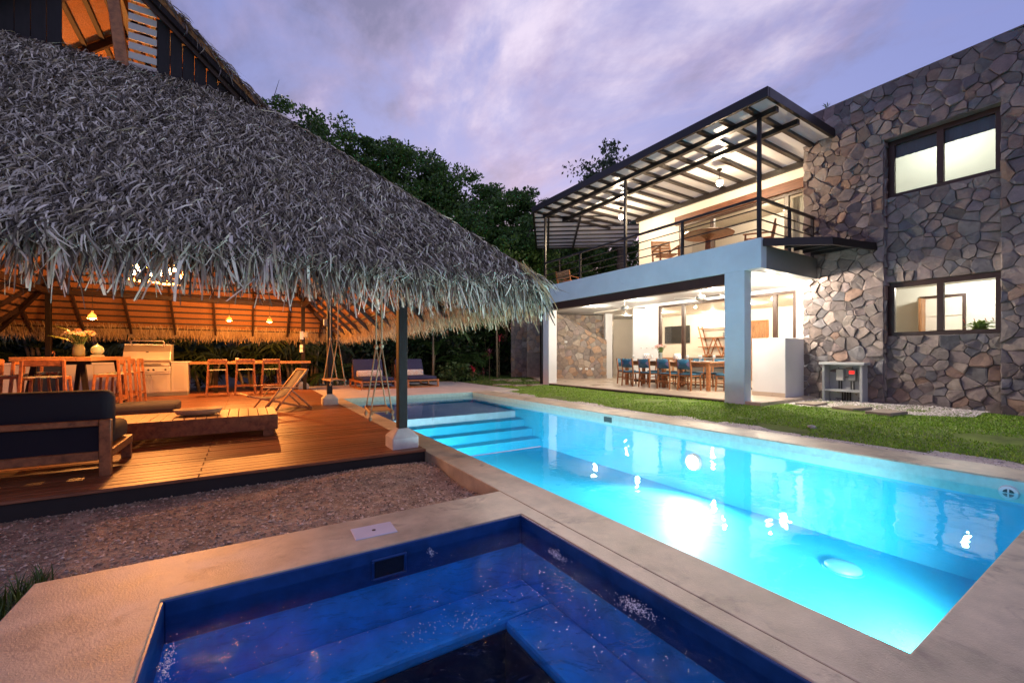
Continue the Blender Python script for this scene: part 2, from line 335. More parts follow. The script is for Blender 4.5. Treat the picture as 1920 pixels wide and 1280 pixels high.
# underwater lamp on the house-side wall
pl = thing('pool_light', 'round lit underwater lamp set in the pool wall', 'pool light', (PX1, 3.95, -.52))
m = MB(); m.tube([(-.005, 0, 0), (-.05, 0, 0)], [.13, .12], 20); m.build('bezel', CONC, pl)
MB().tube([(-.052, 0, 0), (-.06, 0, 0)], [.10, .09], 20).build('lens', POOLL, pl)
lamp('pool_glow', (PX1 - .10, 3.95, -.50), 400, (.72, .95, 1), .22, pl, 'SPOT', (3.0, 3.4, -.85), 160, .6)
pool_fill_near = thing('pool_light', 'added unseen round underwater fill lamp in the short pool wall nearest the spa', 'pool light', (3.9, PY0, -.52))  # added fill lamp out of view, evens the pool light lengthwise
MB().tube([(0, .005, 0), (0, .05, 0)], [.13, .12], 20).build('bezel', CONC, pool_fill_near)
MB().tube([(0, .052, 0), (0, .06, 0)], [.10, .09], 20).build('lens', POOLL, pool_fill_near)
lamp('pool_glow', (3.9, PY0 + .10, -.48), 430, (.72, .95, 1), .15, pool_fill_near, 'SPOT', (3.6, 3.5, -.95), 165, .6)
pool_fill_deck = thing('pool_light', 'added unseen round underwater fill lamp on the deck side near the steps', 'pool light', (PX0, 6.3, -.52))  # second added fill lamp, hidden on the deck-side wall
MB().tube([(.005, 0, 0), (.05, 0, 0)], [.13, .12], 20).build('bezel', CONC, pool_fill_deck)
MB().tube([(.052, 0, 0), (.06, 0, 0)], [.10, .09], 20).build('lens', POOLL, pool_fill_deck)
lamp('pool_glow', (PX0 + .10, 6.3, -.50), 350, (.72, .95, 1), .15, pool_fill_deck, 'SPOT', (3.4, 6.9, -1.0), 170, .6)
# wall return, skimmer mouth, floor drain
pr = thing('pool_return', 'round white return fitting with a cross grille at the waterline', 'pool fitting', (PX1 - .006, .83, -.125))
m = MB(); m.tube([(0, 0, 0), (-.02, 0, 0)], [.066, .058], 24); m.build('flange', WHITE, pr)
MB().tube([(-.0205, 0, 0), (-.023, 0, 0)], [.036, .035], 20).build('opening', BLK, pr)
m = MB(); m.bar((-.027, -.036, 0), (-.027, .036, 0), .008, .01); m.bar((-.0275, 0, -.036), (-.0275, 0, .036), .008, .01, (0, 1, 0)); m.build('grille', WHITE, pr)
sk = thing('pool_skimmer', 'dark rectangular skimmer mouth in the pool edge facing the lawn', 'pool fitting', (PX1 - .006, 5.75, -.11))
B((-.006, -.1, -.045), (.0, .1, .05)).build('opening', mat('skimmer_dark', (.02, .07, .07), .5), sk)
m = MB(); m.box((-.012, -.115, .05), (0, .115, .062)).box((-.012, -.115, -.057), (0, .115, -.045)); m.build('frame', POOLB, sk)
dr = thing('floor_drain', 'round domed drain cover on the pool floor', 'drain', (4.95, 1.78, D))
MB().lathe([(.15, .002), (.15, .03), (.12, .055), (.05, .068), (.004, .07)], n=24).build('cover', mat('drain_cover', (.12, .50, .62), .5), dr, True)
MB().lathe([(.17, .001), (.165, .012)], n=24).build('ring', POOLP, dr)
# spa basin with bench
sb = MB(); SD = -1.25
for a, b in (((SX0, SY0), (SX1, SY0)), ((SX1, SY0), (SX1, SY1)), ((SX1, SY1), (SX0, SY1)), ((SX0, SY1), (SX0, SY0))):
    quad(sb, (*a, SD), (*b, SD), (*b, -.19), (*a, -.19))
quad(sb, (SX0, SY0, SD), (SX1, SY0, SD), (SX1, SY1, SD), (SX0, SY1, SD))
spa = sb.build('spa_basin', SPAP); tag(spa, kind='structure')
for (x0, x1, y0, y1) in ((SX1 - .012, SX1 + .02, SY0, SY1), (SX0 - .02, SX0 + .012, SY0, SY1), (SX0 + .012, SX1 - .012, SY1 - .012, SY1 + .02)):
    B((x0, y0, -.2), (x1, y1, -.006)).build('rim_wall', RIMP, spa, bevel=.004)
bz = -.44
for (xa, xb, ya, yb) in ((SX0 + .003, SX1 - .003, SY1 - .34, SY1 - .003), (SX1 - .34, SX1 - .003, SY0 + .003, SY1 - .343), (SX0 + .003, SX0 + .50, SY0 + .003, SY1 - .343)):
    B((xa, ya, bz - .07), (xb, yb, bz)).build('bench', SPAP, spa, bevel=.02, seg=2); B((xa, ya + .004, SD + .014), (xb - .004, yb - .004, bz - .071)).build('bench_riser', WELLP, spa)  # risers carry the painted well shade, bench tops the painted glow
tag(MB().add([(SX0, SY0, -.075), (SX1, SY0, -.075), (SX1, SY1, -.075), (SX0, SY1, -.075)], [(0, 1, 2, 3)]).build('spa_water', SPAW), kind='structure')
B((SX0 + .49, SY0 + .003, SD + .002), (SX1 - .33, SY1 - .33, SD + .012)).build('well_shade_sheet', WELLP, spa)  # dark sheet over the basin floor, painting in the shade of the well
sk = thing('spa_skimmer', 'dark rectangular skimmer opening in the blue spa wall', 'pool fitting', (.70, SY1 - .012, -.11))
B((-.085, -.004, -.05), (.085, -.001, .045)).build('opening', mat('spa_skimmer_dark', (.004, .012, .03), .5), sk)
m = MB(); m.box((-.1, -.016, .045), (.1, 0, .058)).box((-.1, -.016, -.062), (.1, 0, -.05)).box((-.1, -.0155, -.05), (-.085, 0, .045)).box((.085, -.0155, -.05), (.1, 0, .045)); m.build('frame', RIMP, sk, bevel=.004)
ld = thing('skimmer_lid', 'white square access lid set in the concrete beside the spa', 'lid', (.68, 2.70, .0), R(-2))
B((-.125, -.09, -.01), (.125, .09, .006)).build('cover', mat('lid_plastic', (.60, .60, .68), .45, var=.06), ld, bevel=.003)
MB().lathe([(.012, .0062), (.012, .0075)], n=12).build('finger_hole', BLK, ld)
# water jets foaming in the spa
fv, ff, ft = [], [], []; o = 0
ico = MB().ball((0, 0, 0), 1, 5, 3); iv = np.array(ico.v); iF = np.array(ico.f)
pts = []
for cx, cyy, sx, sy, n in ((1.54, 1.96, .012, .035, 200), (1.53, 1.36, .022, .05, 420), (.68, 1.72, .09, .025, 50), (.85, 1.66, .03, .04, 45), (-.25, 2.05, .01, .06, 210), (.93, 2.38, .008, .028, 60), (.9, 1.7, .25, .15, 40)):
    for _ in range(n): pts.append((cx + random.gauss(0, sx), cyy + random.gauss(0, sy), -.077 + abs(random.gauss(0, .012)), random.uniform(.0008, .0028)))
pts = np.array([p for p in pts if SX0 + .02 < p[0] < SX1 - .02 and SY0 < p[1] < SY1 - .02])
V = (iv[None] * pts[:, 3][:, None, None] + pts[:, :3][:, None]).reshape(-1, 3); F = (iF[None] + (np.arange(len(pts)) * len(iv))[:, None, None]).reshape(-1, 4)
fo = npmesh('spa_foam', V, F, FOAM); tag(fo, 'white bubbles foaming on the dark blue spa water', 'foam', kind='stuff')

# ---------------------------------------------------------------- gravel
def pebbles(name, n, xr, yr, zf, sr, pal, inside=None, label=None):
    x = rng.uniform(*xr, n); y = rng.uniform(*yr, n)
    if inside is not None: k = inside(x, y); x, y = x[k], y[k]
    n = len(x); z = zf(x, y); s = sr[0] + (sr[1] - sr[0]) * rng.uniform(0, 1, n) ** 2.6
    b = np.array([(1, 0, 0), (-.5, .87, 0), (-.5, -.87, 0), (0, 0, .75), (.5, .8, .25), (.2, -.8, .3)]); 
    b = np.array([(1, 0, 0), (0, 1, 0), (-1, 0, 0), (0, -1, 0), (.1, .1, .7), (0, 0, -.6)]); f = np.array([(0, 1, 4), (1, 2, 4), (2, 3, 4), (3, 0, 4)])
    a = rng.uniform(0, 6.28, n); st = rng.uniform(.6, 1.3, (n, 1, 3)); P = b[None] * st * s[:, None, None]
    ca, sa = np.cos(a)[:, None], np.sin(a)[:, None]; X = P[..., 0] * ca - P[..., 1] * sa; Y = P[..., 0] * sa + P[..., 1] * ca; Z = P[..., 2]
    V = np.stack([X + x[:, None], Y + y[:, None], Z + z[:, None]], 2).reshape(-1, 3); F = (f[None] + (np.arange(n) * 6)[:, None, None]).reshape(-1, 3)
    o = npmesh(name, V, F, GRAV, tint=tints(n, 6, pal, .3)); return tag(o, label, 'gravel', kind='stuff')
def heap(x, y): return -.125 + .075 * np.exp(-((x - 1.25) ** 2 / .5 + (y - 4.35) ** 2 / .12)) + .012 * np.sin(x * 2.1 + y * 1.7) + .008 * np.sin(y * 6 + x)
gx = np.linspace(-7, 1.735, 70); gy = np.linspace(2.955, 4.75, 26); GX, GY = np.meshgrid(gx, gy); GZ = heap(GX, GY) - .004
idx = np.arange(GX.size).reshape(GX.shape); F = np.stack([idx[:-1, :-1], idx[:-1, 1:], idx[1:, 1:], idx[1:, :-1]], 2).reshape(-1, 4)
gb = npmesh('gravel_bed', np.stack([GX, GY, GZ], 2).reshape(-1, 3), F, mat('gravel_base', (.45, .34, .24), .95, var=.5, vscale=6, bump=.9, bscale=70, bdist=.03), smooth=True); tag(gb, kind='structure')
pebbles('loose_gravel', 30000, (-3.6, 1.73), (2.96, 4.68), heap, (.0025, .015), [(.46, .34, .23), (.56, .44, .32), (.34, .24, .16), (.64, .52, .40), (.20, .14, .095)], label='coarse brown gravel between the wooden deck and the spa')
edge = lambda y: 6.86 + .10 * np.sin(y * 1.9) + .06 * np.sin(y * 5.1 + 1) + .03 * np.sin(y * 13)
pebbles('white_gravel', 9000, (6.33, 7.1), (-1, 12.5), lambda x, y: -.055 + 0 * x, (.006, .016), [(.60, .55, .50), (.50, .45, .41), (.70, .66, .62), (.35, .30, .27)], lambda x, y: x < edge(y) + rng.normal(0, .05, len(x)), 'pale crushed gravel strip between pool coping and lawn')
tag(B((PX1 + .575, -1, -.159), (7.1, 12.5, -.062)).build('gravel_strip', PALE), kind='structure')
pad = lambda x, y: (x > 9.7 + .25 * np.sin(y * 3) + np.clip((2.6 - y), 0, 3) * 1.2) & (y > 1.9)
pebbles('white_pebbles', 9000, (9.4, 11.68), (1.9, 5.0), lambda x, y: .012 + .05 * (x - 9.8) / 2 + .03 * np.sin(y * 4) * np.sin(x * 3), (.010, .024), [(.66, .60, .55), (.56, .50, .46), (.75, .71, .67), (.42, .37, .33)], pad, 'white pebble bed at the foot of the stone wall')
# ---------------------------------------------------------------- lawn
def lawn_z(x, y): return -.05 + .075 * np.clip((x - 6.9) / 2.0, 0, 1) + .02 * np.sin(x * 3.1) * np.sin(y * 1.3)
gx = np.linspace(6.6, 40, 120); gy = np.linspace(-14, 30, 150); GX, GY = np.meshgrid(gx, gy); GZ = lawn_z(GX, GY); GZ[(GX < edge(GY) - .03) & (GY < 12.6)] = -.2
GZ[(GX < 7.45) & (GY >= 12.3)] = -.08
idx = np.arange(GX.size).reshape(GX.shape); F = np.stack([idx[:-1, :-1], idx[:-1, 1:], idx[1:, 1:], idx[1:, :-1]], 2).reshape(-1, 4)
tag(npmesh('lawn', np.stack([GX, GY, GZ], 2).reshape(-1, 3), F, TURF, smooth=True), kind='structure')
def grass(name, n, xr, yr, zf, hr, wd, inside, label, pal):
    x = rng.uniform(*xr, n); y = rng.uniform(*yr, n); k = inside(x, y); x, y = x[k], y[k]; n = len(x)
    base = np.stack([x, y, zf(x, y) - .005], 1); a = rng.uniform(0, 6.28, n); tl = rng.uniform(.1, .7, n)
    dr = np.stack([np.cos(a) * tl, np.sin(a) * tl, np.ones(n)], 1); lat = np.stack([-np.sin(a), np.cos(a), 0 * a], 1); nor = nrm(np.cross(dr, lat))
    V, F = ribbons(base, nrm(dr), lat, nor, rng.uniform(*hr, n), np.full(n, wd), 0, .05, .25, 0., 0., 2, .95)
    return tag(npmesh(name, V, F, LEAF, tint=tints(n, 6, pal, .3)), label, 'grass', kind='stuff')
bare = lambda x, y: (np.sin(x * 2.3 + 1.2) * np.sin(y * 1.1 + .6) + .55 * np.sin(x * 5.2) * np.sin(y * 3.4)) < .88
GP = [(.19, .38, .025), (.24, .44, .03), (.14, .29, .02), (.30, .46, .05)]
grass('lawn_grass', 80000, (6.7, 11.6), (.6, 13.2), lawn_z, (.025, .055), .014, lambda x, y: (x > edge(y) + rng.normal(0, .04, len(x))) & ((x < 9.06) | (y < 4.6)) & ~(pad(x, y) & (x > 9.75)) & bare(x, y) & (rng.uniform(0, 1, len(x)) < np.clip(1.25 - y / 16, .3, 1)), 'short green lawn between the pool and the house', GP)
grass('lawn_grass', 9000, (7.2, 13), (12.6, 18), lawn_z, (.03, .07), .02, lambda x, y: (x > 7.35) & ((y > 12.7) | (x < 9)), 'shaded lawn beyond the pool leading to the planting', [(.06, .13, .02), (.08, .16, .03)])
grass('grass_tuft', 9000, (-2.0, -.87), (1.2, 3.3), lambda x, y: -.12 + 0 * x, (.10, .20), .008, lambda x, y: (x < -.88) & (y < 3.2 + .1 * np.sin(x * 20)), 'dark green grass beside the spa concrete', [(.05, .10, .015), (.07, .13, .02), (.04, .07, .01)])
# stepping stones
sp_ = thing('stepping_path', None, None); sp_['kind'] = 'structure'
STEPS = [(7.9, 13.2), (8.35, 12.7), (8.8, 12.35), (9.3, 14.6), (10.0, 14.3), (10.6, 14.0), (9.9, 15.6), (9.0, 15.4), (10.25, 4.25), (10.0, 3.45), (9.75, 2.85)]
for i, (x, y) in enumerate(STEPS):
    a = random.uniform(-.2, .2); m = MB(); z = float(lawn_z(np.array(x), np.array(y)))
    cs = [(x + .30 * u * math.cos(a) - .19 * v * math.sin(a), y + .30 * u * math.sin(a) + .19 * v * math.cos(a)) for u, v in ((-1, -1), (1, -1), (1, 1), (-1, 1))]
    if x > 9.6 and y < 5: z += .03
    m.prism(cs, z - .04, z + (.028 if y > 12 or x > 9.6 else .008)).build('paving_slab', mat('slab_tan', (.33, .27, .21), .8, var=.2, vscale=8, bump=.3), sp_, bevel=.008)
rk = MB().ball((7.38, 3.05, -.02), .07, 9, 6, (1.1, .8, .6))
for i, v in enumerate(rk.v): rk.v[i] = tuple(a + random.uniform(-.012, .012) for a in v)
tag(rk.build('stone', mat('rock_grey', (.45, .43, .42), .9, var=.3, vscale=20)), 'small pale grey rock lying on the lawn', 'rock')

# =================================================================== DECK
DZ = .03
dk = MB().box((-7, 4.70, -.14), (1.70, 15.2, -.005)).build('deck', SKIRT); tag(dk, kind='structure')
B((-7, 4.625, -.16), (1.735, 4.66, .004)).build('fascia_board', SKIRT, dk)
y = 4.60; pw = .118; proto = {}
while y < 15.15:
    segs = [(-7, -2.1), (-2.097, 1.74)] if int(y / pw) % 2 else [(-7, -.35), (-.347, 1.74)]
    for (a, b) in segs:
        key = (a, b)
        if key not in proto: o = B((a, 0, -.028), (b, pw - .006, 0)).build('plank', DECK, dk, bevel=.004); proto[key] = o.data
        else: o = bpy.data.objects.new('plank', proto[key]); COL.objects.link(o); o.parent = dk; md = o.modifiers.new('b', 'BEVEL'); md.width = .004; md.segments = 1
        o.location = (0, y, DZ + random.uniform(-.0015, .0015))
    y += pw
# =================================================================== PAVILION
EX0, EX1, EY0, EY1 = -5.27, 2.71, 3.78, 15.95; CXR = (EX0 + EX1) / 2; RK = .93; RZ = 1.82; SG = 2.75; RAKE = 2.42; SR = EX1 - CXR
pav = thing('thatched_pavilion', 'large open pavilion with a steep grey palm thatch roof over the deck', 'pavilion', (1.55, 4.88, DZ))
def W_(mb, name, m, parent=pav, **k): return mb.build(name, m, parent, world=True, **k)
posts = [(1.55, 4.88), (1.55, 9.9), (1.55, 14.9), (-4.1, 4.88), (-4.1, 9.9), (-4.1, 14.9)]
for (x, y) in posts:
    po = W_(B((x - .052, y - .052, .20), (x + .052, y + .052, 2.60)), 'post', DARKW, bevel=.006)
    m = MB(); z0 = -.12 if y < 5 else .0; h = .15
    m.box((x - h, y - h, z0), (x + h, y + h, .16)).add([(x - h, y - h, .16), (x + h, y - h, .16), (x + h, y + h, .16), (x - h, y + h, .16), (x - .062, y - .062, .25), (x + .062, y - .062, .25), (x + .062, y + .062, .25), (x - .062, y + .062, .25)],
        [(4, 5, 6, 7), (0, 1, 5, 4), (1, 2, 6, 5), (2, 3, 7, 6), (3, 0, 4, 7)])
    W_(m, 'footing', CONC, bevel=.008)
for x in (1.55, -4.1): W_(MB().bar((x, 4.76, 2.66), (x, 15.02, 2.66), .09, .13), 'beam', RAFT, bevel=.005)
for y in (4.88, 14.9): W_(MB().bar((-4.22, y, 2.662), (1.67, y, 2.662), .088, .126), 'beam', RAFT, bevel=.005)
def rp(x, y, s, dz=0): return (x, y, RZ + RK * s + dz)
# roof faces: (start, end, inward normal)
FACES = {'front': ((EX0, EY0), (EX1, EY0), (0, 1), SG), 'back': ((EX1, EY1), (EX0, EY1), (0, -1), SG), 'right': ((EX1, EY0), (EX1, EY1), (-1, 0), SR), 'left': ((EX0, EY1), (EX0, EY0), (1, 0), SR)}
def fpt(face, u, s, dz=0):
    a, b, n, _ = FACES[face]; l = math.hypot(b[0] - a[0], b[1] - a[1]); t = u / l
    return (a[0] + (b[0] - a[0]) * t + n[0] * s, a[1] + (b[1] - a[1]) * t + n[1] * s, RZ + RK * s + dz)
def flen(face): a, b, n, _ = FACES[face]; return math.hypot(b[0] - a[0], b[1] - a[1])
for fc in FACES:
    Lf = flen(fc); sm = FACES[fc][3]
    if fc in ('front', 'back'): poly = [(0, 0), (Lf, 0), (Lf - SG, SG), (SG, SG)]
    else: poly = [(0, 0), (Lf, 0), (Lf - RAKE, RAKE), (Lf - RAKE, SR), (RAKE, SR), (RAKE, RAKE)]
    n = len(poly); m = MB(); m.add([fpt(fc, *p, 0) for p in poly] + [fpt(fc, *p, .085) for p in poly], [tuple(range(n))[::-1], tuple(range(n, 2 * n))] + [(i, (i + 1) % n, n + (i + 1) % n, n + i) for i in range(n)])
    W_(m, 'roof_lining', LINING)
    # battens, one piece each
    s = .06
    while s < sm - .05:
        u0 = s if (fc in ('front', 'back') or s < RAKE) else RAKE
        W_(MB().bar(fpt(fc, u0 + .02, s, -.022), fpt(fc, Lf - u0 - .02, s, -.026), .05, .042), 'batten', BATT)
        s += .165
    u = .55
    while u < Lf - .3:
        top = min(u, Lf - u, sm) if (fc in ('front', 'back') or min(u, Lf - u) < RAKE) else sm
        if top > .5: W_(MB().bar(fpt(fc, u, -.02, -.085), fpt(fc, u, top, -.085), .05, .085), 'rafter', RAFT)
        u += .98
for a, b in (((EX1, EY0), (1, -1)), ((EX0, EY0), (-1, -1)), ((EX1, EY1), (1, 1)), ((EX0, EY1), (-1, 1))):
    W_(MB().bar((a[0], a[1], RZ - .1), (a[0] - b[0] * SG, a[1] - b[1] * SG, RZ + RK * SG - .1), .07, .11), 'hip_rafter', RAFT)
zr = RZ + RK * SR
W_(MB().bar((CXR, EY0 + RAKE - .05, zr - .12), (CXR, EY1 - RAKE + .05, zr - .12), .08, .14), 'ridge_beam', RAFT)
# gable: king post, side bars, open slats
gy = EY0 + RAKE + .17; gz = RZ + RK * SG
W_(MB().bar((CXR + .12, gy, gz - .1), (CXR, gy, zr - .15), .11, .07, (0, 1, 0)), 'gable_post', TEAK, bevel=.004)
for k in (-2, -1, 1, 2): W_(MB().bar((CXR + k * .42, gy + .05, gz - .05), (CXR + k * .42, gy + .05, zr - abs(k) * .42 * RK - .12), .05, .05, (0, 1, 0)), 'gable_post', RAFT)
W_(MB().bar((CXR - 1.3, gy, gz - .06), (CXR + 1.3, gy, gz - .06), .06, .09), 'gable_sill', RAFT)
for k in range(11):
    x = CXR + .42 + k * .115; W_(B((x, gy - .02, gz - .3), (x + .109, gy + .0, max(gz - .2, zr - (x + .05 - CXR) * RK - .1))), 'gable_shade_board', mat('gable_shade_black', (.010, .008, .009), .7, grain=(9, 9, 2)))  # added black boards: shut off chandelier light, paint the opening's darkness
for k in range(9): W_(MB().bar((CXR + .16, gy, gz - .1 + k * .11), (CXR + .41, gy, gz - .1 + k * .11), .012, .075), 'gable_slat', mat('pale_slat', (.55, .52, .48), .6))
for k in range(8):
    x = CXR - .48 - k * .115; W_(B((x, gy - .02, gz - .3), (x + .109, gy + .0, max(gz - .2, zr - (CXR - x - .05) * RK - .1))), 'gable_shade_board', mat('gable_shade_black', (.010, .008, .009), .7, grain=(9, 9, 2)))  # same added black boards left of the king post
for sgn in (-1, 1):
    W_(MB().bar((CXR + sgn * (SR - RAKE), EY0 + RAKE + .06, RZ + RK * RAKE - .05), (CXR, EY0 + RAKE + .06, zr - .05), .05, .14, (0, 1, 0)), 'rake_board', DARKW)
# ---------------------------------------------------------------- thatch
PALT = [(.52, .48, .35), (.68, .645, .50), (.19, .165, .11), (.84, .80, .64), (.36, .31, .20), (.61, .575, .45), (.06, .05, .035), (.11, .09, .062), (.27, .24, .165)]
PALG = [(.52, .38, .20), (.58, .44, .25), (.42, .30, .16), (.62, .50, .30)]
def thatch_face(fc, dens, seg, xmin=None):
    a, b, n2, sm = FACES[fc]; Lf = flen(fc); d2 = np.array([(b[0] - a[0]) / Lf, (b[1] - a[1]) / Lf, 0]); n3 = np.array([*n2, 0.])
    n = int(Lf * sm * dens); u = rng.uniform(0, Lf, n); s = rng.integers(0, int(sm / .075) + 1, n) * .075 + rng.normal(0, .018, n) + .02 * np.sin(u * 2.7); e = np.minimum(u, Lf - u)
    k = (s <= e + .06) if fc in ('front', 'back') else ((s <= e + .06) | ((s >= RAKE - .05) & (e >= RAKE)))
    u, s = u[k], s[k]
    if xmin is not None:
        keep = (a[0] + d2[0] * u > xmin) | (rng.uniform(0, 1, len(u)) < .35); u, s = u[keep], s[keep]
    n = len(u); base = np.array([a[0], a[1], 0])[None] + d2[None] * u[:, None] + n3[None] * s[:, None]; base[:, 2] = RZ + RK * s + .085 + rng.uniform(-.01, .05, n)
    dn = nrm(np.array([[-n3[0], -n3[1], -RK]]))[0]; up = nrm(np.array([[-n3[0] * RK, -n3[1] * RK, 1]]))[0]
    # clumped direction: neighbouring leaves sweep the same way
    ang = .22 * np.sin(u * 3.1 + 1.7 * np.sin(s * 2.3)) * np.sin(s * 4.1 + u * 1.1) + rng.normal(0, .22, n)
    dr = dn[None] * np.cos(ang)[:, None] + d2[None] * np.sin(ang)[:, None]; lat = nrm(np.cross(dr, up[None])); nor = np.repeat(up[None], n, 0)
    V, F = ribbons(base, dr, lat, nor, rng.uniform(.09, .21, n), rng.uniform(.006, .016, n), rng.normal(0, .55, n), rng.uniform(.08, .30, n), rng.uniform(0, .35, n), rng.normal(0, .45, n), rng.normal(0, .8, n), seg, .4, 3.2)
    return V, F, tints(n, (seg + 1) * 2, PALT, .28)
def fringe(fc, per_m, Lr, seg, pal, rows=3, wd=(.007, .017), zo=0.):
    a, b, n2, sm = FACES[fc]; Lf = flen(fc); d2 = np.array([(b[0] - a[0]) / Lf, (b[1] - a[1]) / Lf, 0]); n3 = np.array([*n2, 0.]); out = []
    n = int(Lf * per_m); u = rng.uniform(-.05, Lf + .05, n); s = rng.uniform(-.03, .22, n)
    base = np.array([a[0], a[1], 0])[None] + d2[None] * u[:, None] + n3[None] * s[:, None]; base[:, 2] = RZ + RK * s + rng.uniform(0, .11, n) + zo
    ang = rng.normal(0, .2, n) + .18 * np.sin(u * 9); dn = nrm(np.stack([-n3[0] * np.ones(n) * .55 + d2[0] * np.sin(ang), -n3[1] * np.ones(n) * .55 + d2[1] * np.sin(ang), -np.ones(n) * .75], 1))
    lat = np.repeat(d2[None], n, 0); nor = nrm(np.cross(lat, dn)); nor *= np.sign((nor @ -n3))[:, None]
    V, F = ribbons(base, dn, lat, nor, rng.uniform(*Lr, n), rng.uniform(*wd, n), rng.normal(0, .16, n), rng.uniform(0, .1, n), rng.uniform(.15, .5, n), rng.normal(0, .5, n), rng.normal(0, .9, n), seg, .35)
    # let clumps end unevenly
    return V, F, tints(n, (seg + 1) * 2, pal, .25)
parts = [thatch_face('front', 4600, 4, -3.0), thatch_face('right', 800, 3), thatch_face('left', 110, 3), thatch_face('back', 110, 3)]
V, F, T = merge(parts); th = npmesh('thatch', V, F, THAT, pav, T, world=True); th['kind'] = 'stuff'
parts = []
for fc, d, sgm in (('front', 800, 5), ('right', 700, 4), ('back', 700, 3), ('left', 150, 3)):
    V, F, T = fringe(fc, d, (.16, .36) if fc == 'front' else (.20, .36), sgm, PALT if fc == 'front' else PALG); parts.append((V, F, T)) if sgm == 5 else None
    if sgm != 5:
        o = npmesh('eave_fringe', V, F, THAT, pav, T, world=True); o['kind'] = 'stuff'
# hip and rake caps
hb = []
for (cx_, cy_, dx, dy, s0, s1) in ((EX1, EY0, -1, 1, 0, RAKE), (EX1, EY1, -1, -1, 0, RAKE), (EX0, EY0, 1, 1, 0, RAKE), (EX0, EY1, 1, -1, 0, RAKE)):
    n = 1700; s = rng.uniform(s0 - .05, s1, n); base = np.stack([cx_ + dx * s, cy_ + dy * s, RZ + RK * s + .10 + rng.uniform(0, .05, n)], 1)
    a = rng.normal(0, .5, n); o1 = np.array([-dx, -dy, 0]) / 1.414; o2 = np.array([-dy, dx, 0]) / 1.414
    dr = nrm(o1[None] * np.cos(a)[:, None] + o2[None] * np.sin(a)[:, None] + np.array([[0, 0, -.62]])); lat = nrm(np.cross(dr, np.array([[0, 0, 1.]]))); nor = nrm(np.cross(lat, dr))
    V, F = ribbons(base, dr, lat, nor, rng.uniform(.10, .26, n), rng.uniform(.008, .02, n), rng.normal(0, .4, n), rng.uniform(.02, .14, n), .15, rng.normal(0, .4, n), rng.normal(0, .8, n), 4, .85); hb.append((V, F, tints(n, 10, PALT, .25)))
for yy, dy in ((EY0 + RAKE, -1), (EY1 - RAKE, 1)):
    for sg in (-1, 1):
        n = 420; s = rng.uniform(RAKE, SR, n); base = np.stack([CXR + sg * (SR - s), yy + rng.uniform(-.02, .1, n), RZ + RK * s + .05 + rng.uniform(0, .07, n)], 1)
        dr = nrm(np.stack([sg * rng.uniform(.3, 1, n), dy * rng.uniform(.05, .5, n), -rng.uniform(.4, 1, n)], 1)); lat = nrm(np.cross(dr, np.array([[0, 0, 1.]]))); nor = nrm(np.cross(lat, dr))
        V, F = ribbons(base, dr, lat, nor, rng.uniform(.10, .30, n), rng.uniform(.01, .022, n), rng.normal(0, .35, n), rng.uniform(0, .08, n), .25, rng.normal(0, .4, n), rng.normal(0, .8, n), 4, .85); hb.append((V, F, tints(n, 10, [(.16, .13, .11), (.22, .19, .16)], .25)))
n = 700; base = np.stack([CXR + rng.normal(0, .05, n), rng.uniform(EY0 + RAKE, EY1 - RAKE, n), zr + .1 + rng.uniform(0, .05, n)], 1); sg = np.sign(rng.normal(0, 1, n))
dr = nrm(np.stack([sg, rng.normal(0, .4, n), -.9 * np.ones(n)], 1)); lat = nrm(np.cross(dr, np.array([[0, 0, 1.]]))); nor = nrm(np.cross(lat, dr))
V, F = ribbons(base, dr, lat, nor, rng.uniform(.25, .5, n), rng.uniform(.016, .034, n), rng.normal(0, .3, n), .1, .1, rng.normal(0, .4, n), 0, 4, .85); hb.append((V, F, tints(n, 10, PALT, .2)))
V, F, T = merge(hb); o = npmesh('thatch_cap', V, F, THAT, pav, T, world=True); o['kind'] = 'stuff'
V, F, T = parts[0]; o = npmesh('eave_fringe', V, F, THAT, pav, T, world=True); o['kind'] = 'stuff'
# the largest hanging strips over the front eave, one object each
varm = []
for k in range(12):
    n = 1; V, F = ribbons(np.zeros((1, 3)), np.array([[0, -.32, -.95]]), np.array([[1., 0, 0]]), np.array([[0, -.95, .32]]), [random.uniform(.24, .42)], [random.uniform(.014, .026)], [random.gauss(0, .2)], [random.uniform(.02, .12)], [.1], [random.gauss(0, .5)], [random.gauss(0, .9)], 7, .4)
    ob = npmesh('palm_strip', V, F, THAT, pav, tints(1, 16, PALT, .2), world=False); varm.append(ob.data); bpy.data.objects.remove(ob)
ro = root_loc(pav)
for k in range(230):
    o = bpy.data.objects.new('palm_strip', varm[k % 12]); COL.objects.link(o); o.parent = pav
    x = -2.1 + 4.85 * (k + random.random()) / 230; s = random.uniform(-.02, .10)
    o.location = Vector((x, EY0 + s - .03, RZ + RK * s + random.uniform(.03, .14))) - ro; o.rotation_euler = (random.uniform(-.15, .2), random.uniform(-.18, .18), random.uniform(-.4, .4))
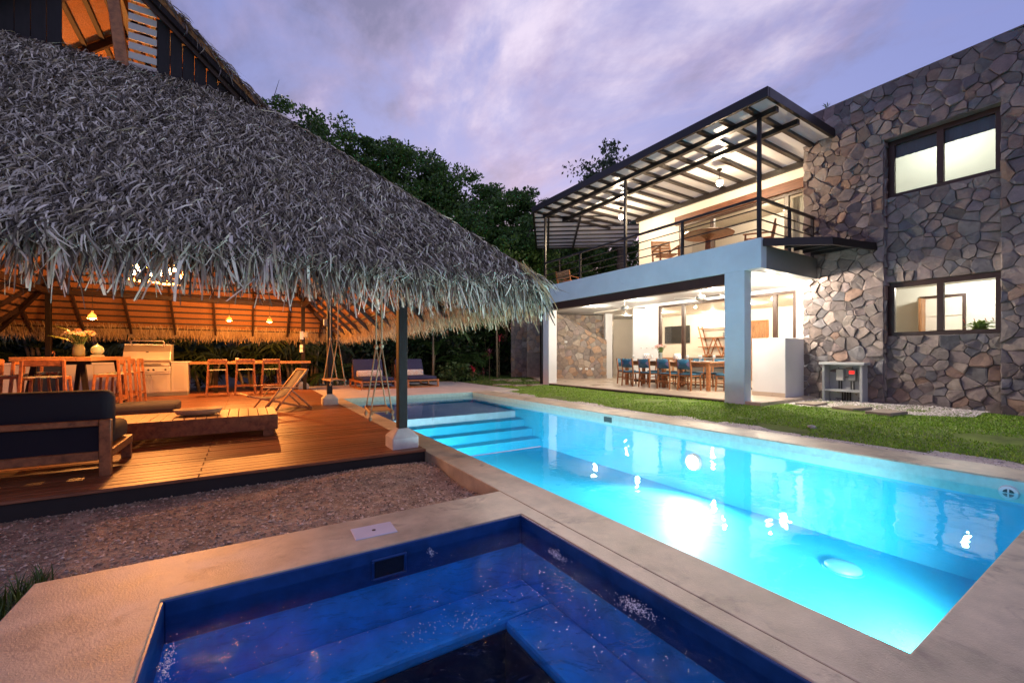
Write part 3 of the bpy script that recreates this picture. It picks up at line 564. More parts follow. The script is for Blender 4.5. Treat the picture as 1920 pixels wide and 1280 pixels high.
# electrics on posts
for (x, y, z, lab, s) in ((1.55 - .06, 9.87, 1.80, 'small grey junction box strapped to the middle pavilion post', (.06, .08, .15)),):
    jb = thing('junction_box', lab, 'electrical box', (x, y, z)); B((-.06, -.04, -.075), (0, .04, .075)).build('case', GREYP, jb, bevel=.006); B((-.066, -.03, -.06), (-.06, .03, .06)).build('cover', CABW, jb, bevel=.002)
fl = thing('outdoor_speaker', 'grey bracketed wall speaker on the rear pavilion post by the bar', 'speaker', (1.55, 14.84, 1.62))
B((-.10, -.10, -.04), (.0, -.0, .22)).build('mount', STAIN, fl, bevel=.008); B((.01, -.14, .02), (.13, -.02, .20)).build('case', GREYP, fl, bevel=.02); B((-.04, -.13, .06), (.01, -.10, .14)).build('bracket', STAIN, fl)
sw = thing('switch_plate', 'white double switch plate on the rear pavilion post', 'switch', (1.5, 14.84, 1.18))
for k in (0, 1): B((-.05, -.012, k * .13), (.04, 0, k * .13 + .11)).build('plate', WHITE, sw, bevel=.004)
# ---------------------------------------------------------------- lamps under the roof
WRM = (1, .35, .075)
ch = thing('branch_chandelier', 'round driftwood chandelier of bare glowing bulbs under the thatch', 'chandelier', (CXR, 9.3, 2.36))
m = MB()
for j, (rr, zz_) in enumerate(((.40, 0), (.34, .26))):
    p = [(rr * math.cos(a), rr * math.sin(a), zz_ + random.uniform(-.02, .02)) for a in np.linspace(0, 2 * math.pi, 19)]; ring = MB().tube(p, .022 if j == 0 else .012, 7).build('ring', mat('driftwood', (.40, .33, .26), .8, grain=(8, 8, 8)), ch, True)
for k in range(10):
    a = k * .628; MB().tube([(.40 * math.cos(a), .40 * math.sin(a), 0), (.36 * math.cos(a + .1), .36 * math.sin(a + .1), .13), (.34 * math.cos(a), .34 * math.sin(a), .26)], .006, 5).build('branch', MATS['driftwood'], ch)
MB().tube([(0, 0, .26), (0, 0, 1.9)], .008, 6).build('chain', STEEL, ch)
m = MB(); [m.bar((.34 * math.cos(a), .34 * math.sin(a), .26), (0, 0, .55), .008, .008) for a in (0, 1.57, 3.14, 4.71)]; m.build('hanger', STEEL, ch)
for k, (a, rr, z) in enumerate(((.3, .30, .10), (1.1, .33, .22), (1.9, .28, .12), (2.7, .33, .25), (3.4, .30, .10), (4.2, .32, .14), (5.0, .30, .09), (5.7, .33, .20))):
    b = MB().lathe([(.010, .06), (.03, .045), (.045, .0), (.033, -.04), (.004, -.055)], (rr * math.cos(a), rr * math.sin(a), z), 10).build('bulb', BULBW, ch, True)
    MB().lathe([(.013, .05), (.013, .09)], (rr * math.cos(a), rr * math.sin(a), z), 8).build('socket', BLK, b)
lamp('chandelier_light', (CXR, 9.3, 2.48), 520, WRM, .22, ch)
for i, (x, y, z, lab, pw_) in enumerate(((-2.56, 11.5, 1.83, 'small lit pendant lamp above the tall bar table', 110), (-.37, 13.8, 2.03, 'lit pendant lamp over the bar counter beside the grill', 190), (.58, 13.8, 2.04, 'lit pendant lamp over the open end of the bar counter', 190))):
    pd = thing('pendant_lamp', lab, 'lamp', (x, y, z)); hz = RZ + RK * min(SR, min(EY1 - y, EX1 - x, x - EX0)) - .06 - z
    MB().tube([(0, 0, .13), (0, 0, hz)], .005, 5).build('cord', BLK, pd)
    MB().lathe([(.018, .14), (.02, .10), (.055, .06), (.075, -.01), (.072, -.012), (.052, .055), (.015, .09)], n=16).build('shade', mat('pendant_shade', (.75, .55, .35), .5, sub=.5), pd, True)
    MB().ball((0, 0, .005), .042, 12, 8).build('bulb', BULBW, pd, True)
    lamp('pendant_light', (x, y, z - .03), pw_, WRM, .04, pd)
# =================================================================== STONE FACING
def clip(poly, nx, ny, c):
    """keep the side nx*x+ny*y <= c of a convex polygon"""
    out = []
    for i in range(len(poly)):
        p, q = poly[i], poly[(i + 1) % len(poly)]; a = nx * p[0] + ny * p[1] - c; b = nx * q[0] + ny * q[1] - c
        if a <= 0: out.append(p)
        if a * b < 0: t = a / (a - b); out.append((p[0] + (q[0] - p[0]) * t, p[1] + (q[1] - p[1]) * t))
    return out
def stone_cells(x0, x1, y0, y1, size, holes=(), seed=1, keep=None):
    r = np.random.default_rng(seed); pts = []
    for _ in range(int((x1 - x0) * (y1 - y0) / size ** 2 * 14)):
        p = (r.uniform(x0, x1), r.uniform(y0, y1)); s = size * (.62 + .75 * (math.sin(p[0] * 5.3 + seed) * math.sin(p[1] * 4.1 + 2 * seed) * .5 + .5)) 
        if all((p[0] - q[0]) ** 2 * .8 + (p[1] - q[1]) ** 2 * 1.25 > (.78 * (s + q[2]) / 2) ** 2 for q in pts): pts.append((p[0], p[1], s))
    pts = [p for p in pts if not any(a < p[0] < b and c < p[1] < d for a, b, c, d in holes) and (keep is None or keep(*p[:2]))]
    P = np.array([(p[0], p[1]) for p in pts]); cells = []; Wt = r.uniform(0, (size * .75) ** 2, len(P))
    for i in range(len(P)):
        d = np.hypot(*(P - P[i]).T); poly = [(x0, y0), (x1, y0), (x1, y1), (x0, y1)]
        for j in np.argsort(d)[1:30]:
            n = P[j] - P[i]; poly = clip(poly, n[0], n[1], (P[j] @ P[j] - P[i] @ P[i] + Wt[i] - Wt[j]) / 2)
            if len(poly) < 3: break
        for (a, b, c, e) in holes:
            px, py = P[i]
            cand = [(a - px, (1, 0, a)), (px - b, (-1, 0, -b)), (c - py, (0, 1, c)), (py - e, (0, -1, -e))]
            g, pl = max(cand); poly = clip(poly, *pl) if len(poly) > 2 else poly
        if len(poly) > 2: cells.append((tuple(P[i]), poly))
    return cells
_SP = [(.30, .24, .21), (.34, .275, .235), (.25, .215, .205), (.37, .31, .265), (.28, .22, .205), (.40, .345, .30), (.235, .225, .225), (.32, .27, .245), (.35, .28, .245), (.20, .17, .155), (.35, .235, .175)]
SP = [(.72 * c[0], .70 * c[1], .74 * c[2]) for c in _SP]
SPW = [(.30, .235, .19), (.36, .29, .23), (.25, .21, .19), (.38, .25, .17), (.33, .29, .25), (.28, .22, .20)]
def stone_mesh(poly, ctr, to3, nrm3, r, depth, gap, pal):
    """one split-face stone: base ring, chipped shoulder ring, uneven front"""
    c = np.mean(poly, 0); P = []
    for p in poly:
        v = np.array(p) - c; l = np.hypot(*v)
        if l < .02: continue
        P.append(c + v * max(.3, (l - gap * (1.2 + r.uniform(-.3, .9))) / l))
    # split long edges so outlines are not ruler straight
    Q = []
    for i in range(len(P)):
        a, b = P[i], P[(i + 1) % len(P)]; Q.append(a); e = b - a; le = np.hypot(*e)
        if le > .13: Q.append(a + e * r.uniform(.35, .65) + np.array([-e[1], e[0]]) / le * r.uniform(-.014, .010))
    n = len(Q)
    if n < 3: return None
    tx, ty = np.clip(r.normal(0, .15, 2), -.26, .26); h0 = depth * r.uniform(.75, 1.6)
    ring = lambda k, h: [(*(c + (q - c) * k), h + (tx * (q - c)[0] + ty * (q - c)[1]) * (h > 0) + (r.uniform(-.006, .006) if h > 0 else 0)) for q in Q]
    A = ring(1., -.01); Bq = ring(.99, h0 * .9); Cq = ring(.92 + r.uniform(-.2, .04), h0); off = c + (r.uniform(-.3, .3, 2)) * .12
    V = A + Bq + Cq + [(*off, h0 * r.uniform(.95, 1.18))]
    F = [(i, (i + 1) % n, n + (i + 1) % n, n + i) for i in range(n)] + [(n + i, n + (i + 1) % n, 2 * n + (i + 1) % n, 2 * n + i) for i in range(n)] + [(2 * n + i, 2 * n + (i + 1) % n, 3 * n) for i in range(n)]
    col = np.array(pal[r.integers(len(pal))]) * r.uniform(.86, 1.15)
    W = [to3(u, v) + nrm3 * h for u, v, h in V]
    area = .5 * abs(sum(Q[i][0] * Q[(i + 1) % n][1] - Q[(i + 1) % n][0] * Q[i][1] for i in range(n)))
    return W, F, col, area
def lay_stones(cells, to3, nrm3, parent, pal, seed, depth=.036, gap=.0042, limit=300, vis=lambda c: True, name='stone'):
    r = np.random.default_rng(seed); st = []
    for ctr, poly in cells:
        g = stone_mesh(poly, ctr, to3, Vector(nrm3), r, depth, gap, pal)
        if g: st.append((vis(ctr), g))
    st.sort(key=lambda q: (-int(q[0]), -q[1][3])); rest = MB(); rc = []; ro = root_loc(parent)
    for k, (vz, (W, F, col, ar)) in enumerate(st):
        if k < limit and vz:
            me = bpy.data.meshes.new(name); me.from_pydata([v - ro for v in W], [], F); a = me.color_attributes.new('tint', 'FLOAT_COLOR', 'POINT'); a.data.foreach_set('color', [*col, 1.] * len(W)); me.materials.append(STONE)
            o = bpy.data.objects.new(name, me); COL.objects.link(o); o.parent = parent
        else: rest.add([v - ro for v in W], F); rc += [*col, 1.] * len(W)
    if rest.v:
        o = rest.build('stones_beyond', STONE, parent); a = o.data.color_attributes.new('tint', 'FLOAT_COLOR', 'POINT'); a.data.foreach_set('color', rc); o['kind'] = 'stuff'
# =================================================================== HOUSE
XF, XW, XB = 9.1, 11.65, 12.4
hs = thing('modern_house', 'two storey modern house with white terrace frame and purple grey stone wall', 'house', (XF, 4.7, 0))
def H_(mb, name, m, parent=hs, **k): return mb.build(name, m, parent, world=True, **k)
ter = MB().box((XF + .02, 4.72, -.15), (XB + .3, 12.33, .10)).prism([(9.15, 12.334), (12.4, 12.334), (17.5, 12.334), (17.5, 17), (13, 19.5)], -.15, .099).box((XB + .302, -2, -.15), (17.5, 12.33, .098)).build('terrace', TILE, bevel=.01); tag(ter, kind='structure')
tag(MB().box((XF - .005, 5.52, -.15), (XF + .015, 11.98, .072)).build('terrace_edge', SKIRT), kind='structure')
H_(B((XF, 4.7, 2.92), (XF + .22, 12.35, 3.55)), 'fascia', FACP, bevel=.006)
H_(B((XF + .224, 4.93, 2.918), (XB + .2, 12.6, 3.38)), 'ceiling', WHITE)
H_(B((XF + .224, 4.71, 2.922), (XW - .003, 4.926, 3.42)), 'side_beam', GREYP, bevel=.005)
H_(B((XF + .224, 4.93, 3.383), (XB + .2, 12.4, 3.47)), 'balcony_floor', TILE)
wing = [(9.4, 12.61), (12.6, 12.61), (17.5, 12.61), (17.5, 16.5), (14.4, 19.4)]
H_(MB().prism(wing, 2.919, 3.46), 'wing_slab', WHITE)
H_(B((XF + .05, 5.505, 2.68), (XF + .25, 11.995, 2.9175)), 'lintel', BROWNF, bevel=.006)
H_(B((XF, 5.05, -.1), (XF + .27, 5.50, 2.9195)), 'pillar', FACP, bevel=.006)
H_(B((XF, 12.0, -.1), (XF + .36, 12.35, 2.9195)), 'pillar', WHITE, bevel=.006)
H_(MB().box((XF - .07, 12.36, -.1), (XF + .02, 12.44, 2.9)), 'downpipe', STEEL)
H_(B((XF + .272, 5.06, .1), (XF + .282, 5.49, .22)), 'skirting', BROWNF)
# ground floor rear wall
H_(B((XB, 9.95, .1), (XB + .15, 11.05, 2.917)), 'rear_wall', WHITE)
H_(B((XB, 5.0, .1), (XB + .15, 5.5, 2.917)), 'rear_wall', WHITE)
H_(B((XB, 5.5, 2.83), (XB + .149, 9.95, 2.917)), 'rear_wall', WHITE)
H_(B((XW, 4.88, .1), (XB - .003, 5.02, 2.917)), 'rear_wall', WHITE)
H_(B((XB - .012, 9.95, .1), (XB - .002, 11.04, .19)), 'skirting', BROWNF)
def door_set(x, y0, y1, z0, z1, n, m, mullions=None):
    d = H_(MB().box((x, y0, z1 - .07), (x + .1, y1, z1)).box((x, y0, z0), (x + .1, y1, z0 + .04)).box((x + .001, y0, z0 + .04), (x + .1, y0 + .09, z1 - .07)).box((x + .001, y1 - .09, z0 + .04), (x + .1, y1, z1 - .07)), 'sliding_door', m, bevel=.004)
    ys = mullions or [y0 + (y1 - y0) * k / n for k in range(1, n)]
    for k, yy in enumerate(ys): H_(B((x - .02 * (k % 2), yy - .055, z0 + .041), (x + .08, yy + .055, z1 - .071)), 'stile', m, d, bevel=.003)
    e = [y0 + .09] + list(ys) + [y1 - .09]
    for a, b in zip(e[:-1], e[1:]): H_(B((x + .045, a + .05, z0 + .05), (x + .053, b - .05, z1 - .08)), 'pane', GLASS, d)
    return d
door_set(XB + .02, 5.5, 9.95, .1, 2.83, 4, BROWNF, [6.05, 8.95])
# living room shell
H_(MB().box((16.6, 4.9, .1), (16.75, 13.4, 2.86)), 'room_wall', WARMW); H_(B((XB + .16, 4.75, .1), (16.6, 4.9, 2.86)), 'room_wall', WARMW)
H_(MB().prism([(12.56, 11.055), (16.6, 13.3), (16.6, 13.45), (12.5, 11.2)], .1, 2.86), 'room_wall', WHITE)
H_(B((XB + .16, 4.9, 2.861), (16.75, 13.4, 2.915)), 'room_ceiling', WARMW)
def downlight(x, y, z, pw, lab, col=(1, .82, .6), r=.05):
    t = thing('downlight', lab, 'light', (x, y, z)); MB().lathe([(.055, 0), (.055, -.008), (.042, -.01)], n=16).build('trim', WHITE, t); MB().lathe([(.04, -.0102), (.04, -.013)], n=16).build('lens', BULBN, t)
    if pw: lamp('downlight_light', (x, y, z - .06), pw, col, r, t)
    return t
for x, y, pw, lab in ((14.6, 8.0, 190, 'recessed lit downlight over the middle of the living room'), (14.6, 11.6, 130, 'recessed lit downlight near the television wall'), (16.2, 10.3, 70, 'recessed lit downlight above the ladder shelf'), (14.2, 6.0, 130, 'recessed lit downlight behind the wall end of the glass doors')): downlight(x, y, 2.858, pw, lab)
for x, y, pw, lab in ((10.75, 5.35, 80, 'recessed lit downlight between the pillar and the half wall'), (9.8, 5.9, 230, 'recessed lit downlight just behind the square pillar'), (11.4, 5.30, 80, 'recessed lit downlight beside the stone wall'), (10.9, 6.9, 105, 'recessed lit downlight over the pillar end of the dining table'), (10.9, 9.6, 95, 'recessed lit downlight over the far end of the dining table'), (11.0, 11.7, 90, 'recessed lit downlight near the stair wall')): downlight(x, y, 2.915, pw, lab, (1, .86, .68))
downlight(14.4, 13.3, 2.917, 110, 'recessed lit downlight in the passage behind the stair wall')
# half wall by the pillar
H_(MB().box((10.7, 4.97, .09), (XW - .05, 5.75, 1.50)), 'half_wall', WHITE, bevel=.012)
H_(B((10.69, 4.98, .1), (10.698, 5.74, .2)), 'skirting', TILE)
# ---- stone wall
sw_ = H_(MB().box((XW + .02, -2.2, -.1), (XB - .1, 1.78, 6.9)).box((XW + .02, 3.45, -.1), (XB - .1, 4.99, 6.9)).box((XW + .021, 1.78, 5.72), (XB - .1, 3.45, 6.899)).box((XW + .16, 1.78, -.1), (XB - .1, 3.45, 1.50)).box((XW + .16, 1.78, 2.65), (XB - .1, 3.45, 4.48)), 'stone_wall', MORT)
RH = (1.78, 3.45, -.1, 5.72)
lay_stones(stone_cells(-2.2, 5.0, -.02, 6.92, .205, [RH], 3), lambda u, v: Vector((XW + .02, u, v)), (-1, 0, 0), sw_, SP, 5, limit=220, vis=lambda c: c[0] > 1.35)
cells = [c for c in stone_cells(1.79, 3.44, -.02, 5.71, .20, [(1.70, 3.5, 1.50, 2.65), (1.70, 3.5, 4.48, 5.72)], 9)]
lay_stones(cells, lambda u, v: Vector((XW + .16, u, v)), (-1, 0, 0), sw_, SP, 6, limit=80)
lay_stones(stone_cells(0, .13, 0, 5.7, .22, (), 4), lambda u, v: Vector((XW + .16 - u - .01, 3.45, v)), (0, -1, 0), sw_, SP, 8, depth=.02, limit=0)
H_(MB().box((XW + .0, 1.70, 5.71), (XW + .15, 3.5, 5.719)), 'lintel_soffit', MORT)
H_(MB().box((XW + .01, -2.2, 6.921), (XB - .1, 5.0, 6.95)), 'parapet_cap', MORT)
H_(B((XW + .02, 4.9915, 2.93), (XB + .1, 5.0, 6.9)), 'wall_end', WHITE)
def window(y0, y1, z0, z1, lab):
    x = XW + .19; w_ = H_(MB().box((x, y0, z1 - .10), (x + .09, y1, z1)).box((x, y0, z0), (x + .09, y1, z0 + .08)).box((x + .001, y0, z0 + .08), (x + .09, y0 + .09, z1 - .1)).box((x + .001, y1 - .12, z0 + .08), (x + .09, y1, z1 - .1)), 'window', BROWNF, bevel=.004)
    ym = (y0 + y1) / 2; H_(B((x - .015, ym - .05, z0 + .081), (x + .08, ym + .05, z1 - .101)), 'mullion', BROWNF, w_, bevel=.003)
    for a, b in ((y0 + .09, ym - .05), (ym + .05, y1 - .12)): H_(B((x + .05, a, z0 + .08), (x + .056, b, z1 - .1)), 'pane', GLASS, w_)
    return w_
window(1.785, 3.445, 1.505, 2.645, 0); window(1.785, 3.445, 4.485, 5.715, 0)
# rooms behind the windows
for z0, z1, m in ((.1, 2.86, WARMW), (3.5, 6.6, WHITE)):
    H_(B((14.9, -1.4, z0), (15.0, 4.6, z1)), 'room_wall', mat('room_paint', (.70, .70, .63), .6)); H_(B((XB, 4.55, z0), (14.9, 4.65, z1)), 'room_wall', m); H_(B((XB, -1.5, z0), (14.9, -1.4, z1)), 'room_wall', MATS['room_paint'])
    H_(B((XB - .1, -1.5, z1 + .001), (15.0, 4.65, z1 + .06)), 'room_ceiling', MATS['room_paint']); H_(B((XB - .1, -1.5, z0 - .052), (15, 4.65, z0 - .003)) if z0 > 1 else B((XB - .1, -1.5, .1002), (15, 4.65, .104)), 'room_floor', TILE)
downlight(13.9, 3.15, 6.598, 55, 'recessed lit downlight seen through the upper stone wall window', (.98, 1, .88)); downlight(13.6, .8, 6.598, 55, 'recessed lit downlight out of the upper window corner', (.98, 1, .88))
downlight(13.7, 2.6, 2.858, 100, 'recessed lit downlight in the kitchen behind the lower window', (1, .93, .80)); downlight(13.4, .5, 2.858, 60, 'recessed lit downlight at the cabinet end of the kitchen', (1, .95, .85))
m = MB()
for k in range(28):
    y = 1.86 + k * 1.5 / 28; m.add([(XW + .30 + .012 * (k % 2), y, 5.36), (XW + .30 + .012 * ((k + 1) % 2), y + 1.5 / 28, 5.36), (XW + .30 + .012 * ((k + 1) % 2), y + 1.5 / 28, 5.62), (XW + .30 + .012 * (k % 2), y, 5.62)], [(0, 1, 2, 3)])
tag(m.build('window_valance', mat('valance_cloth', (.13, .13, .14), .8), solid=.004), 'grey gathered cloth valance across the top of the upper window', 'curtain')
kd = thing('kitchen_door', 'open brown panelled door and frame inside the kitchen', 'door', (14.88, 3.25, .104))
m = MB(); m.box((-.04, -.42, 0), (0, -.36, 2.5)).box((-.04, .36, 0), (0, .42, 2.5)).box((-.04, -.36, 2.44), (0, .36, 2.5)); m.build('frame', BROWNF, kd); B((-.42, .30, 0), (-.05, .345, 2.43)).build('leaf', mat('door_wood', (.33, .16, .07), .45, grain=(6, 6, 1)), kd); B((-.38, .290, .9), (-.10, .2995, 2.3)).build('panel', MATS['door_wood'], kd, bevel=.006); MB().tube([(-.38, .29, 1.05), (-.38, .25, 1.05), (-.30, .25, 1.05)], .008, 6).build('handle', STAIN, kd)
B((.0005, -.36, .02), (.004, .36, 2.44)).build('doorway_wall', WARMW, kd)
for k in range(4): B((-.03, -.34, .9 + k * .36), (.0, .2, .93 + k * .36)).build('shelf', WARMW, kd)
kc = thing('kitchen_cabinet', 'white wall cupboard with a glazed door inside the kitchen', 'cabinet', (14.5, 2.05, 1.75))
B((0, -.45, 0), (.38, .25, .85)).build('body', CABW, kc); B((-.02, -.43, .02), (-.002, .23, .83)).build('door', WHITE, kc, bevel=.006); B((-.026, -.35, .1), (-.0205, .15, .75)).build('panel', mat('cabinet_panel', (.48, .48, .46), .5, grain=(1, 9, 1)), kc)
fr = thing('kitchen_hob_hood', 'dark framed appliance below the white wall cupboard', 'appliance', (14.5, 2.05, 1.15)); B((0, -.4, 0), (.37, .22, .55)).build('body', GREYP, fr); m = MB(); m.box((-.01, -.4, .5), (-.001, .22, .55)).box((-.01, .17, 0), (-.001, .22, .5)); m.build('frame', BLK, fr)
hd = thing('kitchen_hood', 'tan plastered range hood on the kitchen side wall', 'range hood', (13.9, 4.54, 1.6))
MB().add([(-.5, 0, 0), (.5, 0, 0), (.5, -.55, 0), (-.5, -.55, 0), (-.25, 0, .55), (.25, 0, .55), (.25, -.3, .55), (-.25, -.3, .55)], [(3, 2, 1, 0), (4, 5, 6, 7), (0, 1, 5, 4), (1, 2, 6, 5), (2, 3, 7, 6), (3, 0, 4, 7)]).build('canopy', mat('tan_plaster', (.62, .36, .18), .6), hd); B((-.25, -.3, .551), (.25, 0, 1.25)).build('flue', MATS['tan_plaster'], hd)
# ---- canopy over the side
cn = [(XF + .06, 4.69), (10.26, 3.88), (XW, 3.58), (XW, 4.69)]
cm = H_(MB().prism(cn, 3.505, 3.54), 'side_canopy', STEEL)
for a, b in ((0, 1), (1, 2)): H_(MB().bar((*cn[a], 3.44), (*cn[b], 3.44), .05, .13), 'edge_beam', STEEL, cm)
for k in range(1, 6):
    t = k / 6; a = (XF + .06 + (XW - XF - .06) * t, 4.66); bx = 10.26 + (XW - 10.26) * t if False else 9.35 + (XW - 9.35) * t
    yb = 4.69 + (3.88 - 4.69) * (bx - XF - .06) / (10.26 - XF - .06) if bx < 10.26 else 3.88 + (3.58 - 3.88) * (bx - 10.26) / (XW - 10.26)
    H_(MB().bar((a[0], a[1], 3.46), (bx, yb + .04, 3.46), .035, .08), 'rafter', STEEL, cm)
# ---- balcony rail and roof posts
for (x, y) in ((XF + .06, 4.77), (XF + .06, 8.48), (XF + .06, 12.28)):
    H_(B((x - .035, y - .035, 3.47), (x + .035, y + .035, 6.06)), 'roof_post', STEEL, bevel=.004)
for (x, y) in ((XF + .06, 6.62), (XF + .06, 10.4), (10.45, 4.77), (XW - .1, 4.77)): H_(B((x - .028, y - .028, 3.42), (x + .028, y + .028, 4.38)), 'rail_post', STEEL)
wd = Vector((.6, .8)); e0 = Vector((9.25, 12.6)); e1 = e0 + wd * 5.2
for z, t in ((4.40, .055), (4.17, .022), (3.96, .022), (3.75, .022)):
    H_(MB().bar((XF + .06, 4.77, z), (XF + .06, 12.28, z), t, t), 'rail', STEEL); H_(MB().bar((XF + .06, 4.772, z), (XW - .02, 4.772, z), t, t), 'rail', STEEL); H_(MB().bar((XF + .062, 12.28, z), (e1.x, e1.y, z), t, t), 'rail', STEEL)
# ---- balcony rear wall and doors
H_(B((XB, 9.1, 3.471), (XB + .15, 10.8, 6.02)), 'upper_wall', WARMW); H_(B((XB, 5.0, 5.46), (XB + .15, 9.1, 6.02)), 'upper_wall', WARMW)
H_(B((XB - .1, 5.0, 5.47), (XB - .002, 9.2, 5.74)), 'door_beam', BEAMB, bevel=.005)
door_set(XB + .02, 5.0, 9.1, 3.471, 5.46, 3, BROWNF, [5.75, 7.9])
H_(B((15.6, 4.7, 3.5), (15.75, 10.9, 6.0)), 'room_wall', WARMW); H_(B((XB + .16, 10.8, 3.5), (15.75, 10.95, 6.0)), 'room_wall', WARMW); H_(B((XB, 4.66, 3.5), (15.6, 4.80, 6.0)), 'room_wall', WARMW); H_(B((XB + .001, 4.66, 6.021), (15.75, 10.95, 6.1)), 'room_ceiling', WARMW); H_(B((XB + .201, 4.66, 3.40), (15.75, 10.95, 3.47)), 'room_floor', TILE)
H_(B((XB + .15, 10.8, 3.471), (XB + 3.3, 10.799 + .15, 3.49)), 'upper_sill', WHITE)
downlight(14.0, 7.2, 6.018, 130, 'recessed lit downlight in the upstairs room behind the balcony')
m = MB()
for k in range(16): y = 5.1 + k * .04; m.add([(XB + .3 + .02 * (k % 2), y, 3.5), (XB + .3 + .02 * ((k + 1) % 2), y + .04, 3.5), (XB + .3 + .02 * ((k + 1) % 2), y + .04, 5.4), (XB + .3 + .02 * (k % 2), y, 5.4)], [(0, 1, 2, 3)])
tag(m.build('curtain', mat('white_curtain', (.7, .68, .62), .8, sub=.4), solid=.004), 'pale pleated curtain drawn beside the stone wall upstairs', 'curtain')
# ---- pergola roof
GX0, GY0, GY1, GZ_ = 8.68, 4.37, 12.4, 6.10
H_(MB().bar((GX0, GY0 - .03, GZ_ + .16), (GX0, GY1, GZ_ + .16), .07, .20), 'roof_fascia', STEEL, bevel=.004); H_(MB().bar((GX0 + .036, GY0, GZ_ + .161), (XW - .002, GY0, GZ_ + .161), .07, .20), 'roof_fascia', STEEL, bevel=.004)
for x, wdt in ((XF + .06, .11), (10.05, .10), (11.2, .05)): H_(MB().bar((x, GY0 + .04, GZ_ + .0), (x, GY1 - .04, GZ_ + .0), wdt, .11), 'purlin', STEEL) if x != 11.2 else None
H_(MB().bar((XB - .05, 5.02, GZ_ + .0), (XB - .05, 10.9, GZ_ + .0), .08, .15), 'ledger', STEEL)
ys = np.linspace(GY0 + .45, GY1 - .1, 15)
for y in ys: H_(MB().bar((GX0 + .04, y, GZ_ + .085), ((XW if y < 5 else XB) - .01, y, GZ_ + .08), .10, .07), 'rafter', STEEL)
yy = [GY0 + .04] + list(ys) + [GY1]
for a, b in zip(yy[:-1], yy[1:]): H_(B((GX0 + .04, a + .004, GZ_ + .118), ((XW if b < 5.3 else XB + .1) - .004, b - .004, GZ_ + .132)), 'roof_panel', POLY)
# wing roof turned away with the house
wn = Vector((.8, -.6)); o0 = Vector((8.72, 12.42)); LW, WWd = 5.2, 4.4
pt = lambda l, w_: o0 + wd * l + wn * w_
zc = GZ_
H_(MB().bar((*pt(0, 0), zc + .16), (*pt(LW, 0), zc + .16), .07, .2), 'roof_fascia', STEEL); H_(MB().bar((*pt(LW, 0), zc + .161), (*pt(LW, WWd), zc + .161), .07, .2), 'roof_fascia', STEEL)
for w_ in (.55, 1.7): H_(MB().bar((*pt(.3, w_), zc + .0), (*pt(LW - .05, w_), zc + .0), .07, .10), 'purlin', STEEL)
for k in range(1, 9): H_(MB().bar((*pt(k * .6, .04), zc + .095), (*pt(k * .6, WWd - (1.6 if k < 3 else 0)), zc + .095), .06, .045), 'rafter', STEEL)
H_(MB().prism([tuple(pt(0, .04)), tuple(pt(LW, .04)), tuple(pt(LW, WWd)), tuple(pt(1.9, WWd)), (12.3, 12.41), (8.9, 12.41)], zc + .118, zc + .131), 'roof_panel', POLY)
for i, (x, y, z, lab) in enumerate(((10.7, 6.6, 5.66, 'bright glass pendant lamp over the balcony table'), (10.7, 10.1, 5.72, 'bright glass pendant lamp over the far end of the balcony'))):
    t = thing('balcony_lamp', lab, 'lamp', (x, y, z)); MB().lathe([(.06, GZ_ - z - .05), (.06, GZ_ - z - .09), (.02, GZ_ - z - .12)], n=12).build('rose', STEEL, t); MB().tube([(0, 0, .12), (0, 0, GZ_ - z - .1)], .008, 6).build('stem', STEEL, t)
    MB().lathe([(.02, .14), (.07, .10), (.08, .06), (.04, .05)], n=14).build('cap', CABW, t); MB().ball((0, 0, 0), .075, 14, 9).build('globe', BULBN, t, True); lamp('balcony_light', (x, y, z - .02), 190, (1, .76, .50), .07, t)
# meter cabinet
mc = thing('meter_niche', 'grey masonry meter niche with electric boxes against the stone wall', 'meter box', (XW - .02, 4.1, .03))
MB().box((-.02, -.38, 0), (.0, .38, .84)).box((-.30, -.38, -.03), (-.021, -.33, .839)).box((-.30, .33, -.03), (-.021, .38, .839)).build('body', GREYP if False else mat('niche_plaster', (.42, .43, .44), .7, var=.1), mc, bevel=.005)
B((-.35, -.43, .841), (.0, .43, .90)).build('top_slab', MATS['niche_plaster'], mc, bevel=.008); B((-.27, -.329, .24), (-.03, .329, .29)).build('shelf', MATS['niche_plaster'], mc)
for y, m_, nm in ((.10, CABW, 'meter'), (-.13, GREYP, 'meter')):
    q = B((-.13, y - .07, .48), (-.022, y + .07, .74)).build(nm, m_, mc, bevel=.01); MB().tube([(-.07, y - .02, .48), (-.07, y - .02, .29)], .012, 6).build('cable', BLK, q); MB().tube([(-.07, y + .03, .48), (-.07, y + .03, .29)], .012, 6).build('cable', BLK, q)
    if y < 0: B((-.133, y - .05, .64), (-.1302, y + .05, .71)).build('display', LED, q)
for k in range(4): MB().tube([(-.06, .07 - k * .05, .239), (-.06, .07 - k * .05, .0)], .016, 6).build('conduit', BLK, mc)
